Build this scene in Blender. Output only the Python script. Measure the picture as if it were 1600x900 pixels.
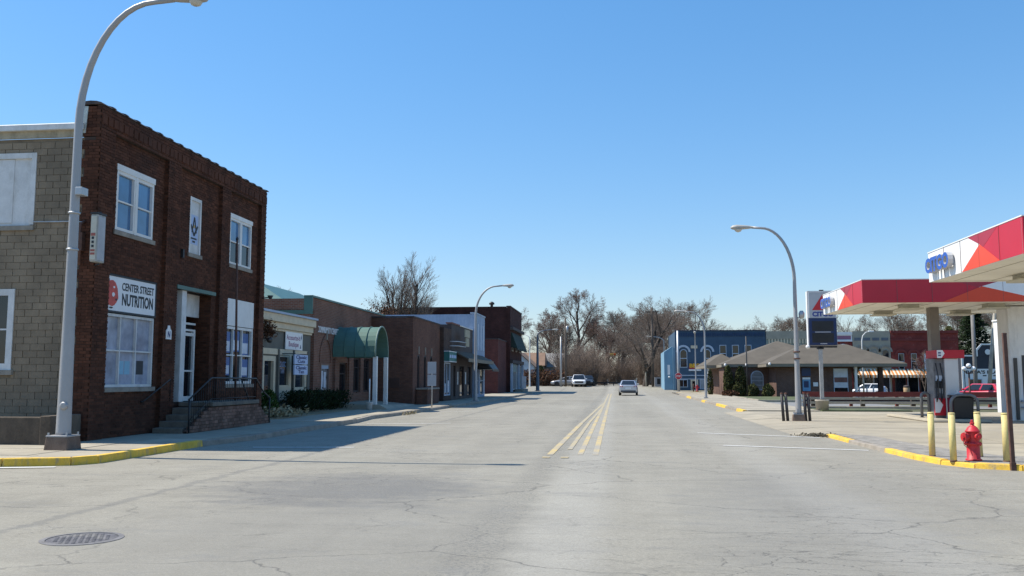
import bpy, math, random
from math import sin, cos, pi, radians
from mathutils import Vector, Matrix
for o in list(bpy.data.objects): bpy.data.objects.remove(o)
S = bpy.context.scene
# ------------------------------------------------------------------ camera, sky, sun, exposure
cd = bpy.data.cameras.new('camera'); cam = bpy.data.objects.new('camera', cd); S.collection.objects.link(cam)
cam.location = (0, 0, 1.65); cam.rotation_euler = (radians(90 + 5.751), 0, radians(6.568))
cd.sensor_width = 36; cd.lens = 31.5; cd.clip_start = .1; cd.clip_end = 6000
S.camera = cam
SUN_EL, SUN_AZ = radians(54.5), radians(-84.0)          # azimuth from +Y towards +X
W = bpy.data.worlds.new('World'); S.world = W; W.use_nodes = True
nt = W.node_tree; bg = nt.nodes['Background']
sky = nt.nodes.new('ShaderNodeTexSky'); sky.sky_type = 'NISHITA'; sky.sun_disc = False
sky.sun_elevation = SUN_EL; sky.sun_rotation = SUN_AZ; sky.altitude = 200
sky.air_density = 1.4; sky.dust_density = 0.3; sky.ozone_density = 9.0
hs = nt.nodes.new('ShaderNodeHueSaturation'); hs.inputs['Saturation'].default_value = 1.2; nt.links.new(sky.outputs[0], hs.inputs['Color'])
tn_ = nt.nodes.new('ShaderNodeMix'); tn_.data_type = 'RGBA'; tn_.blend_type = 'MULTIPLY'; tn_.inputs[0].default_value = 1; tn_.inputs[7].default_value = (1.451, 1.477, 1.606, 1)
gm = nt.nodes.new('ShaderNodeGamma'); gm.inputs[1].default_value = .75; nt.links.new(hs.outputs[0], gm.inputs[0]); nt.links.new(gm.outputs[0], tn_.inputs[6]); nt.links.new(tn_.outputs[2], bg.inputs[0]); bg.inputs[1].default_value = .12
sl = bpy.data.lights.new('sun', 'SUN'); sl.energy = 5.0; sl.angle = radians(.53); sl.color = (1, .93, .81)
so = bpy.data.objects.new('sun', sl); S.collection.objects.link(so)
tosun = Vector((sin(SUN_AZ) * cos(SUN_EL), cos(SUN_AZ) * cos(SUN_EL), sin(SUN_EL)))
so.rotation_euler = tosun.to_track_quat('Z', 'Y').to_euler(); so.location = (-40, 0, 60)
S.view_settings.view_transform = 'Standard'; S.view_settings.look = 'None'
S.view_settings.exposure = 0.40; S.view_settings.gamma = 1.0
S.render.engine = 'CYCLES'; S.cycles.max_bounces = 6; S.cycles.use_denoising = True; S.cycles.denoising_prefilter = 'NONE'; S.cycles.denoising_input_passes = 'RGB_ALBEDO_NORMAL'
COL = S.collection
# ------------------------------------------------------------------ helpers
def ss(a, b, x):
    t = min(1, max(0, (x - a) / (b - a))); return t * t * (3 - 2 * t)
def gz(x, y):                                            # the lie of the land
    return .5 * ss(100, 130, y) * (1 - ss(12, 20, x)) - .45 * ss(15, 22, x) * ss(54, 66, y)

class MB:
    def __init__(s): s.v = []; s.f = []; s.sm = []; s.mi = []; s.cm = 0
    def face(s, idx, smooth=False): s.f.append(idx); s.sm.append(smooth); s.mi.append(s.cm)
    def poly(s, pts, smooth=False):
        n = len(s.v); s.v += [tuple(p) for p in pts]; s.face(tuple(range(n, n + len(pts))), smooth)
    def box(s, x0, x1, y0, y1, z0, z1):
        x0, x1 = min(x0, x1), max(x0, x1); y0, y1 = min(y0, y1), max(y0, y1); z0, z1 = min(z0, z1), max(z0, z1)
        n = len(s.v)
        s.v += [(x0, y0, z0), (x1, y0, z0), (x1, y1, z0), (x0, y1, z0), (x0, y0, z1), (x1, y0, z1), (x1, y1, z1), (x0, y1, z1)]
        for q in ((0, 3, 2, 1), (4, 5, 6, 7), (0, 1, 5, 4), (1, 2, 6, 5), (2, 3, 7, 6), (3, 0, 4, 7)): s.face(tuple(n + i for i in q))
    def hexa(s, b, t):                                   # bottom and top quads
        n = len(s.v); s.v += [tuple(p) for p in b] + [tuple(p) for p in t]; k = len(b)
        s.face(tuple(n + i for i in reversed(range(k)))); s.face(tuple(n + k + i for i in range(k)))
        for i in range(k): j = (i + 1) % k; s.face((n + i, n + j, n + k + j, n + k + i))
    def tube(s, pts, rad, n=10, cap=True, smooth=True):
        pts = [Vector(p) for p in pts]; m = len(pts)
        if not hasattr(rad, '__len__'): rad = [rad] * m
        base = len(s.v); up = None
        for i, p in enumerate(pts):
            d = (pts[min(i + 1, m - 1)] - pts[max(i - 1, 0)]).normalized()
            if up is None: up = Vector((0, 0, 1)) if abs(d.z) < .9 else Vector((1, 0, 0))
            a = d.cross(up)
            if a.length < 1e-4: a = d.cross(Vector((0, 1, 0)))
            a.normalize(); b = a.cross(d); up = b
            for k in range(n):
                t = 2 * pi * (k + .5) / n; s.v.append(tuple(p + (a * cos(t) + b * sin(t)) * rad[i]))
        for i in range(m - 1):
            for k in range(n):
                k2 = (k + 1) % n
                s.face((base + i * n + k, base + (i + 1) * n + k, base + (i + 1) * n + k2, base + i * n + k2), smooth)
        if cap:
            s.face(tuple(base + k for k in range(n))); s.face(tuple(base + (m - 1) * n + k for k in reversed(range(n))))
    def lathe(s, cx, cy, prof, n=20, axis='z', sx=1, smooth=True):
        base = len(s.v); m = len(prof)
        for r, h in prof:
            for k in range(n):
                t = 2 * pi * k / n; u, w = r * cos(t), r * sin(t)
                if axis == 'z': s.v.append((cx + u, cy + w, h))
                elif axis == 'x': s.v.append((h, cx + u, cy + w))
                else: s.v.append((cx + u, h, cy + w))
        for i in range(m - 1):
            for k in range(n):
                k2 = (k + 1) % n; s.face((base + i * n + k, base + i * n + k2, base + (i + 1) * n + k2, base + (i + 1) * n + k), smooth)
        s.face(tuple(base + k for k in reversed(range(n)))); s.face(tuple(base + (m - 1) * n + k for k in range(n)))
    def fb(s, F, pl, u0, u1, z0, z1, o0, o1):            # box on a facade: F says which way it faces
        if F == 'px': s.box(pl + o0, pl + o1, u0, u1, z0, z1)
        elif F == 'nx': s.box(pl - o0, pl - o1, u0, u1, z0, z1)
        else: s.box(u0, u1, pl - o0, pl - o1, z0, z1)
    def fprism(s, F, pl, poly, o0, o1):                  # (u, z) polygon given thickness on a facade
        g = lambda u, z, o: (pl + o, u, z) if F == 'px' else ((pl - o, u, z) if F == 'nx' else (u, pl - o, z))
        s.hexa([g(u, z, o0) for u, z in poly], [g(u, z, o1) for u, z in poly])
    def grid(s, F, pl, u0, u1, z0, z1, holes, o0, o1):   # wall with openings
        us = sorted({u0, u1, *[h[0] for h in holes], *[h[1] for h in holes]}); zs = sorted({z0, z1, *[h[2] for h in holes], *[h[3] for h in holes]})
        us = [u for u in us if u0 <= u <= u1]; zs = [z for z in zs if z0 <= z <= z1]
        for a, b in zip(us, us[1:]):
            run = None
            for c, d in zip(zs, zs[1:]):
                m = ((a + b) / 2, (c + d) / 2)
                inside = any(h[0] < m[0] < h[1] and h[2] < m[1] < h[3] for h in holes)
                if inside:
                    if run: s.fb(F, pl, a, b, run[0], run[1], o0, o1); run = None
                else: run = (run[0], d) if run else (c, d)
            if run: s.fb(F, pl, a, b, run[0], run[1], o0, o1)
    def obj(s, name, mat, parent=None, bevel=0, loc=None):
        L = Vector(loc) if loc is not None else (parent['_b'] if parent is not None else (0, 0, 0)); L = Vector(L)
        me = bpy.data.meshes.new(name)
        me.from_pydata([(v[0] - L[0], v[1] - L[1], v[2] - L[2]) for v in s.v], [], s.f)
        me.polygons.foreach_set('use_smooth', s.sm)
        mats = mat if isinstance(mat, (list, tuple)) else [mat]
        for q in mats: me.materials.append(q)
        if len(mats) > 1: me.polygons.foreach_set('material_index', s.mi)
        me.update()
        o = bpy.data.objects.new(name, me); COL.objects.link(o)
        o['_b'] = list(L)
        if parent is not None: o.parent = parent
        else: o.location = L
        if bevel:
            b = o.modifiers.new('b', 'BEVEL'); b.width = bevel; b.segments = 2; b.limit_method = 'ANGLE'; b.angle_limit = radians(40)
        return o

def tag(o, label, cat, group=None, kind=None):
    o['label'] = label; o['category'] = cat
    if group: o['group'] = group
    if kind: o['kind'] = kind
    return o
def thing(name, label, cat, loc, group=None, rz=0):
    o = bpy.data.objects.new(name, None); COL.objects.link(o); o.location = loc; o.rotation_euler[2] = rz
    o['_b'] = [0, 0, 0] if rz else list(loc); o.empty_display_size = .3
    if rz: o['_b'] = [0, 0, 0]
    return tag(o, label, cat, group)
def local(name, label, cat, loc, group=None, rz=0):       # a thing whose parts are modelled round its own origin
    o = thing(name, label, cat, loc, group, 0); o['_b'] = [0, 0, 0]; o.rotation_euler[2] = rz; return o
def struct(o): o['kind'] = 'structure'; return o
def dup(root, loc, rz=0, sc=1, label=None, cat=None):
    def cp(o, par):
        c = o.copy(); COL.objects.link(c)
        if par is not None: c.parent = par
        for ch in list(o.children): cp(ch, c)
        return c
    r = cp(root, None); r.location = loc; r.rotation_euler[2] = rz
    r.scale = (sc, sc, sc) if not hasattr(sc, '__len__') else sc
    if label: r['label'] = label
    return r
def piece(parent, name, mat, fn, bevel=0):
    m = MB(); fn(m); return m.obj(name, mat, parent, bevel)
# ------------------------------------------------------------------ materials
MATS = {}
def nodes(name):
    m = bpy.data.materials.new(name); m.use_nodes = True; t = m.node_tree; MATS[name] = m
    return m, t, t.nodes['Principled BSDF'], (lambda k, **kw: _n(t, k, **kw)), t.links.new
def _n(t, k, **kw):
    n = t.nodes.new('ShaderNode' + k)
    for a, b in kw.items():
        if a in n.inputs: n.inputs[a].default_value = b
        else: setattr(n, a, b)
    return n
def math_(N, L, op, a, b=None):
    n = N('Math', operation=op)
    for i, q in enumerate((a, b)):
        if q is None: continue
        if isinstance(q, (int, float)): n.inputs[i].default_value = q
        else: L(q, n.inputs[i])
    return n.outputs[0]
def mixc(N, L, fac, a, b, blend='MIX'):
    n = N('Mix', data_type='RGBA', blend_type=blend)
    for s_, q in ((0, fac), (6, a), (7, b)):
        if isinstance(q, (int, float)): n.inputs[s_].default_value = q
        elif isinstance(q, tuple): n.inputs[s_].default_value = (*q[:3], 1)
        else: L(q, n.inputs[s_])
    return n.outputs[2]
def ramp(N, L, fac, stops):
    n = N('ValToRGB'); L(fac, n.inputs[0]); e = n.color_ramp.elements
    while len(e) < len(stops): e.new(.5)
    for q, (p, c) in zip(e, stops):
        q.position = p; q.color = (*c, 1) if isinstance(c, tuple) else (c, c, c, 1)
    return n.outputs[0]
def M(name, col, rough=.7, var=.15, scale=2.0, bump=.08, bscale=40, metal=0, ovar=0, spec=.5, coat=0, dirt=None, dscale=1.2, damt=.5, island=0):
    if name in MATS: return MATS[name]
    m, t, P, N, L = nodes(name)
    g = N('NewGeometry'); pos = g.outputs['Position']
    if ovar or island:
        src = N('ObjectInfo').outputs['Random'] if ovar else g.outputs['Random Per Island']
    n1 = N('TexNoise', Scale=scale, Detail=6.0, Roughness=.6); L(pos, n1.inputs['Vector'])
    n2 = N('TexNoise', Scale=bscale, Detail=4.0, Roughness=.6); L(pos, n2.inputs['Vector'])
    f = math_(N, L, 'ADD', math_(N, L, 'MULTIPLY', n1.outputs[0], .7), math_(N, L, 'MULTIPLY', n2.outputs[0], .3))
    dk = tuple(c * (1 - var * 1.6) for c in col); lt = tuple(min(1, c * (1 + var * 1.6)) for c in col)
    c = ramp(N, L, f, [(.3, dk), (.7, lt)])
    if ovar or island:
        a = ovar or island
        c = mixc(N, L, 1.0, c, ramp(N, L, src, [(0, 1 - a), (1, 1.0)]), 'MULTIPLY')
    if dirt:
        n3 = N('TexNoise', Scale=dscale, Detail=8.0, Roughness=.7); mp = N('Mapping'); mp.inputs['Scale'].default_value = (1, 1, .35)
        L(pos, mp.inputs[0]); L(mp.outputs[0], n3.inputs['Vector'])
        c = mixc(N, L, math_(N, L, 'MULTIPLY', ramp(N, L, n3.outputs[0], [(.5, 0.0), (.7, 1.0)]), damt), c, dirt)
    L(c, P.inputs['Base Color']); P.inputs['Roughness'].default_value = rough; P.inputs['Metallic'].default_value = metal
    P.inputs['Specular IOR Level'].default_value = spec; P.inputs['Coat Weight'].default_value = coat; P.inputs['Coat Roughness'].default_value = .08
    if bump:
        b = N('Bump', Strength=bump, Distance=.02); L(n2.outputs[0], b.inputs['Height']); L(b.outputs[0], P.inputs['Normal'])
    return m
def brickmat(name, c1, c2, mortar, bw=.215, rh=.077, ms=.012, var=.35, bump=.5, spot=None):
    m, t, P, N, L = nodes(name)
    g = N('NewGeometry'); sp = N('SeparateXYZ'); L(g.outputs['Position'], sp.inputs[0])
    cb = N('CombineXYZ'); L(math_(N, L, 'ADD', sp.outputs[0], sp.outputs[1]), cb.inputs[0]); L(sp.outputs[2], cb.inputs[1])
    b = N('TexBrick'); b.inputs['Scale'].default_value = 1; b.inputs['Brick Width'].default_value = bw; b.inputs['Row Height'].default_value = rh
    b.inputs['Mortar Size'].default_value = ms; b.inputs['Color1'].default_value = (*c1, 1); b.inputs['Color2'].default_value = (*c2, 1); b.inputs['Mortar'].default_value = (*mortar, 1)
    b.inputs['Mortar Smooth'].default_value = .3; b.inputs['Bias'].default_value = -.1; L(cb.outputs[0], b.inputs['Vector'])
    n1 = N('TexNoise', Scale=.8, Detail=8.0, Roughness=.65); L(g.outputs['Position'], n1.inputs['Vector'])
    c = mixc(N, L, 1.0, b.outputs[0], ramp(N, L, n1.outputs[0], [(.3, 1 - var), (.7, 1.1)]), 'MULTIPLY')
    if spot:
        n3 = N('TexNoise', Scale=1.7, Detail=6.0, Roughness=.7); L(g.outputs['Position'], n3.inputs['Vector'])
        c = mixc(N, L, ramp(N, L, n3.outputs[0], [(.58, 0.0), (.7, .6)]), c, spot)
    L(c, P.inputs['Base Color']); P.inputs['Roughness'].default_value = .9; P.inputs['Specular IOR Level'].default_value = .25
    bp = N('Bump', Strength=bump, Distance=.01); bp.invert = True; L(b.outputs[1], bp.inputs['Height']); L(bp.outputs[0], P.inputs['Normal'])
    return m
def glassmat(name, col, rough=.04, ior=1.6, var=.5):
    m, t, P, N, L = nodes(name)
    g = N('NewGeometry'); n = N('TexNoise', Scale=.9, Detail=3.0); L(g.outputs['Position'], n.inputs['Vector'])
    L(ramp(N, L, n.outputs[0], [(.3, tuple(c * (1 - var) for c in col)), (.7, tuple(c * (1 + var) for c in col))]), P.inputs['Base Color'])
    n2 = N('TexNoise', Scale=.7, Detail=1.0); L(g.outputs['Position'], n2.inputs['Vector'])
    b = N('Bump', Strength=.03, Distance=.05); L(n2.outputs[0], b.inputs['Height']); L(b.outputs[0], P.inputs['Normal'])
    P.inputs['Roughness'].default_value = rough; P.inputs['IOR'].default_value = ior
    return m
# ---- road: pale worn asphalt with cracks, tyre lanes, a dark patch
def roadmat():
    m, t, P, N, L = nodes('asphalt_worn')
    g = N('NewGeometry'); pos = g.outputs['Position']; sp = N('SeparateXYZ'); L(pos, sp.inputs[0])
    def noise(s, d=6.0, r=.6, v=pos, dist=0.0):
        n = N('TexNoise', Scale=s, Detail=d, Roughness=r, Distortion=dist); L(v, n.inputs['Vector']); return n.outputs[0]
    def stretch(sx, sy):
        mp = N('Mapping'); mp.inputs['Scale'].default_value = (sx, sy, 1); L(pos, mp.inputs[0]); return mp.outputs[0]
    big = noise(.13, 7.0, .62); mid = noise(1.1, 8.0, .7); fine = noise(55, 3.0, .75); grit = noise(160, 2.0, .7)
    lane = noise(1.0, 4.0, .55, stretch(.9, .035)); streak = noise(1.0, 5.0, .65, stretch(.35, 1.3))
    def mul(a, b): return math_(N, L, 'MULTIPLY', a, b)
    def add(a, b): return math_(N, L, 'ADD', a, b)
    med = noise(17, 4.0, .7)
    f = add(add(mul(big, .24), mul(mid, .22)), add(add(mul(fine, .12), mul(med, .14)), add(mul(lane, .16), mul(streak, .12))))
    c = ramp(N, L, f, [(.40, (.21, .195, .157)), (.5, (.272, .253, .206)), (.60, (.325, .304, .25))])
    # seal-coat patch with a worn, streaky edge
    ragged = add(mul(noise(1.0, 7.0, .72, stretch(.55, 2.2)), .6), mul(noise(3.2, 6.0, .7), .4)); speck = noise(24, 5.0, .8); spot = noise(60, 3.0, .8)
    def blob(cx, cy, sx, sy, lo, hi, rag):
        dx = mul(add(sp.outputs[0], -cx), sx); dy = mul(add(sp.outputs[1], -cy), sy)
        return ramp(N, L, add(add(mul(dx, dx), mul(dy, dy)), mul(add(ragged, -.5), rag)), [(lo, 1.0), (hi, 0.0)])
    rough = ramp(N, L, speck, [(.36, .25), (.62, 1.0)])
    c = mixc(N, L, mul(mul(blob(-4.0, 13.3, .40, .42, .2, 1.0, 3.4), rough), .9), c, (.125, .123, .118))
    c = mixc(N, L, mul(mul(blob(-3.2, 9.6, .32, .24, .3, 1.3, 3.0), rough), .42), c, (.15, .147, .137))
    c = mixc(N, L, mul(mul(blob(2.1, 9.0, .6, .12, .2, 1.3, 3.0), rough), .5), c, (.16, .156, .146))
    c = mixc(N, L, mul(mul(blob(3.3, 13.5, .5, .2, .1, 1.1, 3.0), rough), .34), c, (.17, .166, .155))
    # ravelled seam along the lane joint, and a paler rubbed band beside it
    sx_ = add(sp.outputs[0], mul(add(ragged, -.5), .9))
    band = lambda x0, w: ramp(N, L, math_(N, L, 'ABSOLUTE', add(sx_, -x0)), [(w * .4, 1.0), (w, 0.0)])
    c = mixc(N, L, mul(mul(band(-1.35, .38), ramp(N, L, speck, [(.5, 0.0), (.58, 1.0)])), .6), c, (.1, .098, .092))
    c = mixc(N, L, mul(band(-.55, .6), .3), c, (.40, .385, .345)); c = mixc(N, L, mul(band(2.9, .7), .2), c, (.40, .385, .345))
    c = mixc(N, L, mul(band(-6.6, .12), .45), c, (.14, .137, .128))
    # scattered worn blotches, grit and pale stones
    c = mixc(N, L, mul(ramp(N, L, noise(.8, 8.0, .78, stretch(.6, 1.5)), [(.55, 0.0), (.63, 1.0)]), .36), c, (.19, .185, .17))
    c = mixc(N, L, 1.0, c, ramp(N, L, speck, [(.3, .86), (.5, 1.0), (.7, 1.1)]), 'MULTIPLY'); c = mixc(N, L, 1.0, c, ramp(N, L, spot, [(.28, .80), (.5, 1.0), (.72, 1.16)]), 'MULTIPLY')
    c = mixc(N, L, mul(ramp(N, L, grit, [(.60, 0.0), (.70, 1.0)]), .45), c, (.09, .09, .088))
    c = mixc(N, L, mul(ramp(N, L, noise(2.3, 3.0, .5), [(.73, 0.0), (.76, 1.0)]), .5), c, (.1, .098, .09))
    # cracks
    def crack(scale, w, seed, mask_s, lo, sx=1.0, sy=1.0, warp=.5):
        mp = N('Mapping'); mp.inputs['Scale'].default_value = (sx, sy, 1); mp.inputs['Location'].default_value = (seed, seed * 1.7, 0); L(pos, mp.inputs[0])
        nn = N('TexNoise', Scale=.9, Detail=6.0, Roughness=.6); L(mp.outputs[0], nn.inputs['Vector'])
        vm = N('VectorMath', operation='MULTIPLY_ADD'); L(nn.outputs[1], vm.inputs[0]); vm.inputs[1].default_value = (warp * 2, warp * 2, 0); L(mp.outputs[0], vm.inputs[2])
        v = N('TexVoronoi', feature='DISTANCE_TO_EDGE', Scale=scale); v.voronoi_dimensions = '2D'; L(vm.outputs[0], v.inputs['Vector'])
        line = ramp(N, L, v.outputs['Distance'], [(0, 1.0), (w, 0.0)])
        mk = N('TexNoise', Scale=mask_s, Detail=4.0); mv = N('Mapping'); mv.inputs['Location'].default_value = (seed * 3, 5, 1); L(pos, mv.inputs[0]); L(mv.outputs[0], mk.inputs['Vector'])
        return mul(line, ramp(N, L, mk.outputs[0], [(lo, 0.0), (lo + .1, 1.0)]))
    k = N('Math', operation='MAXIMUM'); L(crack(.3, .0062, 3.1, .35, .43, .8, 1.2), k.inputs[0]); L(crack(.85, .014, 7.7, .3, .46, .55, 1.8, .8), k.inputs[1])
    k2 = N('Math', operation='MAXIMUM'); L(k.outputs[0], k2.inputs[0]); L(crack(2.1, .028, 1.3, .25, .53, .8, 1.6, .7), k2.inputs[1])
    cr = k2.outputs[0]
    c = mixc(N, L, mul(cr, .7), c, (.07, .067, .061))
    L(c, P.inputs['Base Color']); P.inputs['Roughness'].default_value = .75; P.inputs['Specular IOR Level'].default_value = .3
    h = add(add(mul(fine, .5), mul(grit, .4)), mul(cr, -1.5))
    b = N('Bump', Strength=.3, Distance=.012); L(h, b.inputs['Height']); L(b.outputs[0], P.inputs['Normal'])
    return m
ROAD = roadmat()
BASE = M('turf_dry', (.085, .085, .04), .95, .35, 1.5, .4, 30)
LAWN = M('lawn', (.085, .10, .042), .95, .3, 2.0, .4, 40)
SOIL = M('dead_grass_soil', (.27, .21, .13), .95, .35, 3, .5, 30)
WALK = M('concrete_walk', (.365, .325, .25), .9, .13, 1.3, .15, 60, ovar=.14, dirt=(.2, .18, .15), damt=.35)
WALKS = M('concrete_joint', (.12, .11, .09), .95, .2)
LOT = M('concrete_lot', (.345, .305, .23), .9, .14, .7, .15, 60, ovar=.13, dirt=(.2, .185, .16), damt=.4, dscale=.5)
GRAVEL = M('gravel_asphalt', (.235, .22, .195), .95, .3, 4, .5, 45)
LOTASPH = M('asphalt_lot', (.21, .208, .2), .92, .2, .8, .2, 50)
KERB = M('kerb_concrete', (.3, .265, .22), .9, .2, 2.5, .2, 40, ovar=.15)
KYEL = M('kerb_yellow', (.74, .46, .05), .75, .16, 4, .35, 35, dirt=(.3, .25, .17), dscale=5.5, damt=.95)
def paint(name, col, lo=.42, hi=.6, dist=.0):
    m, t, P, N, L = nodes(name); g = N('NewGeometry')
    n1 = N('TexNoise', Scale=7.0, Detail=8.0, Roughness=.75); L(g.outputs['Position'], n1.inputs['Vector'])
    n2 = N('TexNoise', Scale=.9, Detail=3.0); L(g.outputs['Position'], n2.inputs['Vector'])
    a = math_(N, L, 'ADD', math_(N, L, 'MULTIPLY', n1.outputs[0], .65), math_(N, L, 'MULTIPLY', n2.outputs[0], .35))
    L(mixc(N, L, ramp(N, L, a, [(lo, 0.0), (hi, 1.0)]), (.31, .292, .255), col), P.inputs['Base Color']); P.inputs['Roughness'].default_value = .8
    return m
YLINE = paint('line_yellow', (.55, .41, .15), .42, .62); WLINE = paint('line_white', (.74, .74, .72), .28, .42)
YLINE2 = paint('line_yellow_worn', (.52, .40, .16), .40, .68)
BR_CORE = M('mortar_dark', (.055, .036, .028), .95, .2)
BRICK = M('brick_red_brown', (.112, .043, .024), .9, .3, 1.2, .2, 60, island=.5, spec=.25, dirt=(.05, .03, .025), dscale=.6, damt=.5)
BRICKSTEP = M('brick_step', (.25, .15, .115), .9, .25, 2, .2, 60, ovar=.5, spec=.25)
BR_CC = brickmat('brick_community', (.24, .105, .068), (.17, .07, .048), (.23, .185, .15), spot=(.26, .14, .1))
BR_3 = brickmat('brick_corner', (.19, .085, .055), (.135, .06, .04), (.1, .07, .058))
BR_4 = brickmat('brick_dark_shop', (.1, .06, .045), (.075, .045, .035), (.08, .06, .05))
BR_M = brickmat('brick_maroon', (.098, .034, .028), (.07, .026, .022), (.06, .035, .03), var=.5)
BR_M2 = brickmat('brick_maroon_annex', (.16, .05, .042), (.12, .04, .035), (.1, .05, .042))
BR_BANK = brickmat('brick_bank', (.155, .085, .065), (.115, .06, .048), (.17, .13, .11))
BR_RED = brickmat('brick_painted_red', (.27, .05, .04), (.22, .045, .036), (.17, .05, .045), spot=(.34, .15, .13))
BLOCK = M('concrete_block', (.25, .195, .135), .92, .2, 1.5, .3, 50, ovar=.13, dirt=(.13, .105, .075), dscale=.7, damt=.6)
BLOCKJ = M('block_joint', (.205, .165, .118), .95, .2)
TILE = M('coping_tile', (.085, .06, .052), .7, .35, 3, .15, 30, ovar=.35)
STONE = M('sill_stone', (.27, .24, .2), .9, .25, 3, .2, 40)
WHITE = M('white_paint', (.72, .72, .70), .6, .06, 3, .04, 30, dirt=(.5, .48, .44), damt=.35)
WHITEO = M('white_paint_old', (.64, .64, .63), .7, .1, 3, .1, 30, dirt=(.4, .38, .33), dscale=2.5, damt=.6)
GREYW = M('pole_grey', (.34, .34, .345), .5, .06, 2, .03, 30, metal=.25, dirt=(.38, .36, .33), damt=.4)
STEEL = M('galvanised', (.44, .45, .46), .45, .1, 3, .05, 30, metal=.5)
DKSTEEL = M('dark_metal', (.035, .035, .038), .5, .2, 3, .05, 40, metal=.3)
BLACK = M('black_paint', (.018, .018, .02), .5, .2)
RUST = M('rusty_brown', (.11, .055, .04), .85, .3, 6, .3, 60)
CREAM = M('cream_trim', (.56, .49, .36), .7, .1, 3, .05, 30)
GREYG = M('grey_green_wall', (.115, .115, .10), .8, .1, 2, .05, 30)
TEAL = M('green_metal', (.06, .135, .115), .45, .1, 2, .04, 20, spec=.5)
AWN = M('green_canvas', (.075, .16, .13), .7, .1, 2, .06, 40)
BLUEW = M('blue_white_metal', (.33, .41, .52), .6, .08, 1.5, .04, 30)
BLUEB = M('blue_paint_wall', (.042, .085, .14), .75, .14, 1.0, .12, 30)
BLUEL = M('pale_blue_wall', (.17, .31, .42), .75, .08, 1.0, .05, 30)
TRIMB = M('pale_blue_trim', (.42, .50, .60), .6, .08)
GREENW = M('sage_wall', (.23, .27, .24), .8, .1, 1, .1, 20)
TAN = M('tan_wall', (.34, .315, .25), .85, .1, 1, .12, 20)
SHING = M('shingle_roof', (.105, .09, .07), .95, .13, .9, .25, 30, dirt=(.075, .065, .055), damt=.4)
FASC = M('fascia_tan', (.2, .175, .135), .8, .1)
GREYR = M('grey_shingle', (.24, .23, .215), .95, .15, 1, .2, 20)
BRNR = M('brown_shingle', (.22, .14, .095), .95, .15, 1, .2, 20)
DKBRN = M('dark_brown_siding', (.06, .045, .042), .8, .15, 2, .1, 20)
WOOD = M('pole_wood', (.10, .08, .065), .9, .25, 2, .3, 25)
WOODP = M('pole_pale', (.37, .34, .28), .9, .2, 2, .3, 25)
REDC = M('canopy_red', (.50, .012, .03), .4, .05, 1, .01, 20, dirt=(.42, .02, .035), damt=.3)
REDD = M('canopy_red_dark', (.36, .022, .04), .4, .05, 1, .01, 20)
ORNG = M('canopy_orange', (.72, .065, .02), .4, .05, 1, .01, 20)
CANW = M('canopy_white', (.78, .78, .77), .4, .04, 1, .01, 20, dirt=(.6, .58, .54), damt=.3)
SOFF = M('canopy_soffit', (.82, .785, .68), .6, .06, .8, .03, 20, dirt=(.52, .48, .38), damt=.35)
BLUEL2 = M('sign_blue', (.03, .10, .42), .45, .05, 2, .0)
NAVY = M('sign_navy', (.012, .03, .10), .4, .1)
REDS = M('sign_red', (.55, .02, .025), .45, .05, 2, .0)
SIGNW = M('sign_white', (.76, .76, .76), .5, .04, 2, .0)
SIGNG = M('sign_grey', (.45, .45, .46), .5, .05, 2, .0)
INK = M('sign_ink', (.02, .025, .03), .6, .1, 2, .0)
NAVYINK = M('sign_ink_blue', (.03, .05, .16), .6, .1, 2, .0)
MAUVE = M('sign_ink_mauve', (.28, .12, .20), .6, .1, 2, .0)
PALEB = M('sign_pale_blue', (.40, .50, .70), .6, .05, 2, .0)
GREENS = M('sign_green', (.03, .15, .14), .6, .1)
HYD = M('hydrant_red', (.52, .025, .035), .5, .18, 8, .15, 40, dirt=(.24, .03, .03), dscale=7, damt=.8)
BOLL = M('bollard_yellow', (.64, .52, .2), .65, .12, 6, .1, 30, dirt=(.42, .36, .22), dscale=6, damt=.8)
PLANTC = M('planter_concrete', (.42, .38, .31), .9, .15, 2, .2, 30)
RAILRED = M('red_beam', (.20, .035, .022), .8, .2, 2, .1, 30)
BARK = M('bark_grey', (.075, .06, .05), 1, .25, 3, .3, 20)
TWIG = M('twig_brown', (.18, .145, .122), 1, .2, .5, .0, spec=.1)
TWIGR = M('twig_reddish', (.19, .138, .118), 1, .2, .5, .0, spec=.1)
BRUSH = M('brush_brown', (.205, .16, .13), 1, .3, .5, .0, spec=.1)
LEAFD = M('leaf_dark', (.022, .038, .016), .95, .4, 3, .0, 20, island=.5, spec=.1)
LEAFG = M('leaf_green', (.06, .115, .028), .95, .35, 3, .0, 20, island=.5, spec=.15)
LEAFR = M('leaf_russet', (.14, .07, .042), .95, .35, 2, .0, 20, island=.5, spec=.1)
LEAFO = M('leaf_olive', (.10, .105, .042), .95, .35, 2, .0, 20, island=.5, spec=.1)
DGLASS = glassmat('glass_dark', (.012, .014, .018)); UGLASS = glassmat('glass_painted_sky', (.045, .14, .28), .03, 1.9)  # UGLASS: blue sky reflection put into the base colour
CURTREFL = M('pane_curtain_reflect', (.33, .36, .44), .12, .3, 1.6, .0, 3, spec=.6)  # bright window reflection put into the base colour, together with pale curtains behind
CARGL = glassmat('car_glass', (.015, .018, .022), .03, 1.6, .2)
SILV = M('car_silver', (.47, .49, .53), .28, .02, 1, 0, metal=.55, coat=.6)
CARW = M('car_white', (.72, .73, .74), .25, .02, 1, 0, coat=.6)
CARR = M('car_red', (.50, .01, .045), .25, .02, 1, 0, coat=.8)
TYRE = M('tyre', (.018, .018, .018), .85, .2); RIM = M('rim', (.4, .4, .42), .35, .1, metal=.7)
TAIL = M('tail_light', (.45, .01, .012), .2, .05, 2, 0); HEAD = M('head_light', (.7, .72, .75), .1, .05, 2, 0)
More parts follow.
